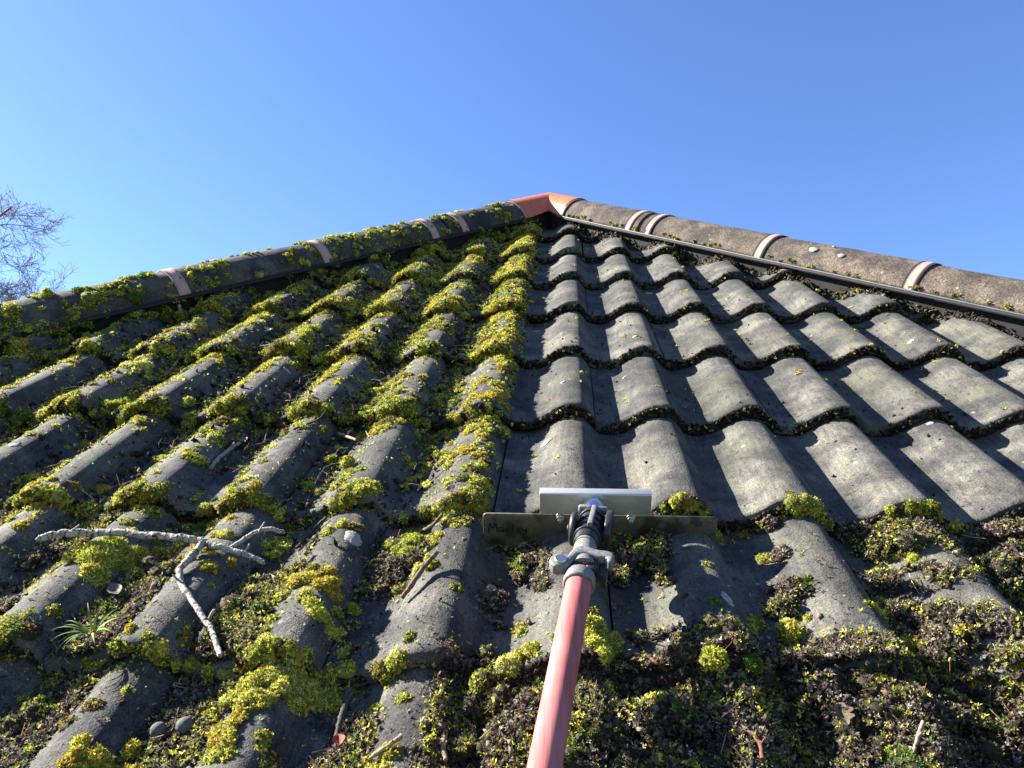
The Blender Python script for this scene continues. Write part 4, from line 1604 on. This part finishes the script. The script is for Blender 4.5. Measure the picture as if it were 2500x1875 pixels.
# clamp block with slots
b = Buf()
bevel_box(b, L(-.006, .010, -.001), FR, (.0072, .012, .011), .002)
bevel_box(b, L(.0105, .010, -.001), FR, (.0055, .012, .011), .002)
bevel_box(b, L(.0225, .008, -.004), FR, (.0045, .012, .009), .002)
b.build("clamp_block", M_BLACKP, scr)
# quick-release lever: a curved bar that starts at a round eye with its pin
b = Buf()
ex, ey = -.0215, .016
an = np.radians(np.linspace(250, 60, 18))
outer = [(ex + .0120 * math.cos(a), ey + .0120 * math.sin(a)) for a in an]
topc = spline([(ex + .0060, ey + .0108), (-.009, .0420), (.002, .0445), (.014, .0405), (.026, .0395), (.0330, .0345), (.0325, .020)], 26)[1:]
botc = spline([(.0262, .020), (.0252, .0275), (.018, .0285), (.004, .0315), (-.005, .0285), (-.0092, .020), (-.0128, .0080)], 24)
prism(b, [tuple(p) for p in outer] + [tuple(p[:2]) for p in topc] + [tuple(p[:2]) for p in botc], .013, L(0, -.014, .0075), FR, .0026)
lever = b.build("lever", M_GREYP, scr)
b = Buf()
cyl(b, L(ex, ey - .014, .0135), L(ex, ey - .014, .0165), .0066, .0062, 24)
b.build("pin", M_BOLT, lever)
# neck cone and ribbed joint body leaning towards the plate
k0 = atn(1264, 1180, .043)
jb = atn(1281, 1116, .031)                                 # joint end by the plate
jd = (jb - k0) / np.linalg.norm(jb - k0)
jl = np.linalg.norm(jb - k0)
jr = np.cross(jd, np.array([0, 0, 1.0]))
jr /= np.linalg.norm(jr)
ju = np.cross(jr, jd)
JF = np.array([jr, jd, ju])
b = Buf()
cyl(b, L(.002, .006, .000), k0 + jd * .004, .0150, .0125, 30, [(0, 1), (.4, 1), (.8, 1), (1, .92)])
cyl(b, k0, k0 + jd * .020 + ju * .004, .0128, .0075, 30, [(0, 1), (.2, 1), (.7, .95), (1, .6)])
b.build("neck", M_GREYP, scr, smooth=True)
b = Buf()
cyl(b, k0 + jd * .004, jb + jd * .004, .0140, .0135, 30)
for t in (.24, .44, .64, .84):
    c_ = k0 + jd * (t * jl)
    cyl(b, c_ - jd * .0014, c_ + jd * .0014, .0158, .0158, 30)
b.build("joint_body", M_BLACKP, scr, smooth=False)
b = Buf()
bevel_box(b, k0 + jd * (jl * .60) + ju * .0155 + jr * .002, JF, (.0028, jl * .32, .0030), .0008)
b.build("joint_rib", M_GREYP, scr)
b = Buf()
cyl(b, k0 + jd * (jl * .52) - jr * .0155, k0 + jd * (jl * .52) - jr * .0225, .0205, .0190, 32, [(0, .96), (.1, 1), (.7, 1), (.85, .95), (1, .85)])
cyl(b, k0 + jd * (jl * .50) - jr * .022, k0 + jd * (jl * .50) - jr * .0255, .0055, seg=16)
b.build("ratchet_disc", M_BLACKP, scr, smooth=False)
# right cheek plate, reaching from the jaw down beside the body
b = Buf()
q_ = jl * 1.02
prism(b, [(q_, -.004), (q_, .011), (q_ - .012, .017), (q_ - .034, .020), (q_ - .050, .017), (q_ - .058, .006), (q_ - .056, -.008), (q_ - .044, -.016), (q_ - .024, -.015), (q_ - .008, -.010)], .0075,
      k0 + jr * .0215 - ju * .002, np.array([jd, ju, jr]), .0016)
b.build("cheek_plate", M_BLACKP, scr)
# jaw bar over the steel stub
b = Buf()
bevel_box(b, atn(1282, 1101, .036), JF, (.0185, .0036, .0052), .0026)
b.build("jaw", M_GREYP, scr)
b = Buf()
q0 = jb + jd * .004 - ju * .002
q1 = atn(1284, 1095, .023)
qd = (q1 - q0) / np.linalg.norm(q1 - q0)
cyl(b, q0, q1, .0145, .0145, 36)
V_, F_ = ICO[3]
b.add(q1 + V_ * .0146, F_)
cyl(b, q1, np.array([q1[0], SBL - .004, q1[2] - .004]), .0085, .0085, 24)
b.build("steel_stub", M_CHROME, scr, smooth=True)


# ------------------------------------------------------------------ bare tree beyond the left hip
def tree(px, dist, H, seed, label):
    rg = np.random.RandomState(seed)
    d = ray(px, 760)
    dw = w3(d) - _o
    dw /= np.hypot(dw[0], dw[1])
    base = np.array([_cw[0] + dw[0] * dist, _cw[1] + dw[1] * dist, 0.0])
    e = bpy.data.objects.new("bare_tree", None)
    C.objects.link(e)
    e.location = base
    tag(e, label, "tree")
    tr, cr = Buf(), Buf()
    N = [0]

    def grow(p, dr, ln, r, lev):
        n = 5 if lev < 3 else 3
        Q = [p]
        dd = dr.copy()
        for i in range(n):
            dd = dd + rg.randn(3) * (.10 if lev < 2 else .17) + np.array([0, 0, .05 if lev < 3 else .03])
            dd /= np.linalg.norm(dd)
            Q.append(Q[-1] + dd * ln / n)
        Q = np.array(Q)
        rr = np.linspace(r, r * (.55 if lev else .35), n + 1)
        tube(tr if lev == 0 else cr, Q, rr, 8 if lev < 2 else 4 if lev < 4 else 3, caps=False)
        N[0] += 1
        if lev >= 5:
            return
        kids = [20, 8, 7, 6, 5][lev]
        for k in range(kids):
            t = (.28 + .72 * (k + rg.rand()) / kids) if lev == 0 else (.2 + .8 * rg.rand())
            i = min(int(t * n), n - 1)
            f = t * n - i
            q = Q[i] * (1 - f) + Q[i + 1] * f
            ax = Q[i + 1] - Q[i]
            ax /= np.linalg.norm(ax)
            s_ = rg.randn(3)
            s_ -= ax * (s_ @ ax)
            s_ /= np.linalg.norm(s_)
            sp = rg.uniform(.55, 1.0)
            nd_ = ax * math.cos(sp) + s_ * math.sin(sp)
            l2 = ln * ([.46, .52, .55, .55, .55][lev]) * rg.uniform(.7, 1.15) * (1 - .35 * t if lev == 0 else 1)
            grow(q, nd_, l2, max(rr[i] * .48, .0045), lev + 1)
    grow(base, np.array([0, 0, 1.0]), H, .17, 0)
    mt = simple("grey_tree_bark", (.20, .165, .165), .9, 0, gscale=12, bd=0, var=.3)
    mw = simple("purplish_twig_bark", (.25, .195, .205), .9, 0, gscale=6, bd=0, var=.25)
    tr.build("trunk", mt, e, world=True, smooth=True)
    cr.build("crown", mw, e, world=True, smooth=True)


tree(-160, 19.0, 8.7, 12, "bare leafless tree with fine purplish twigs behind the left hip ridge")
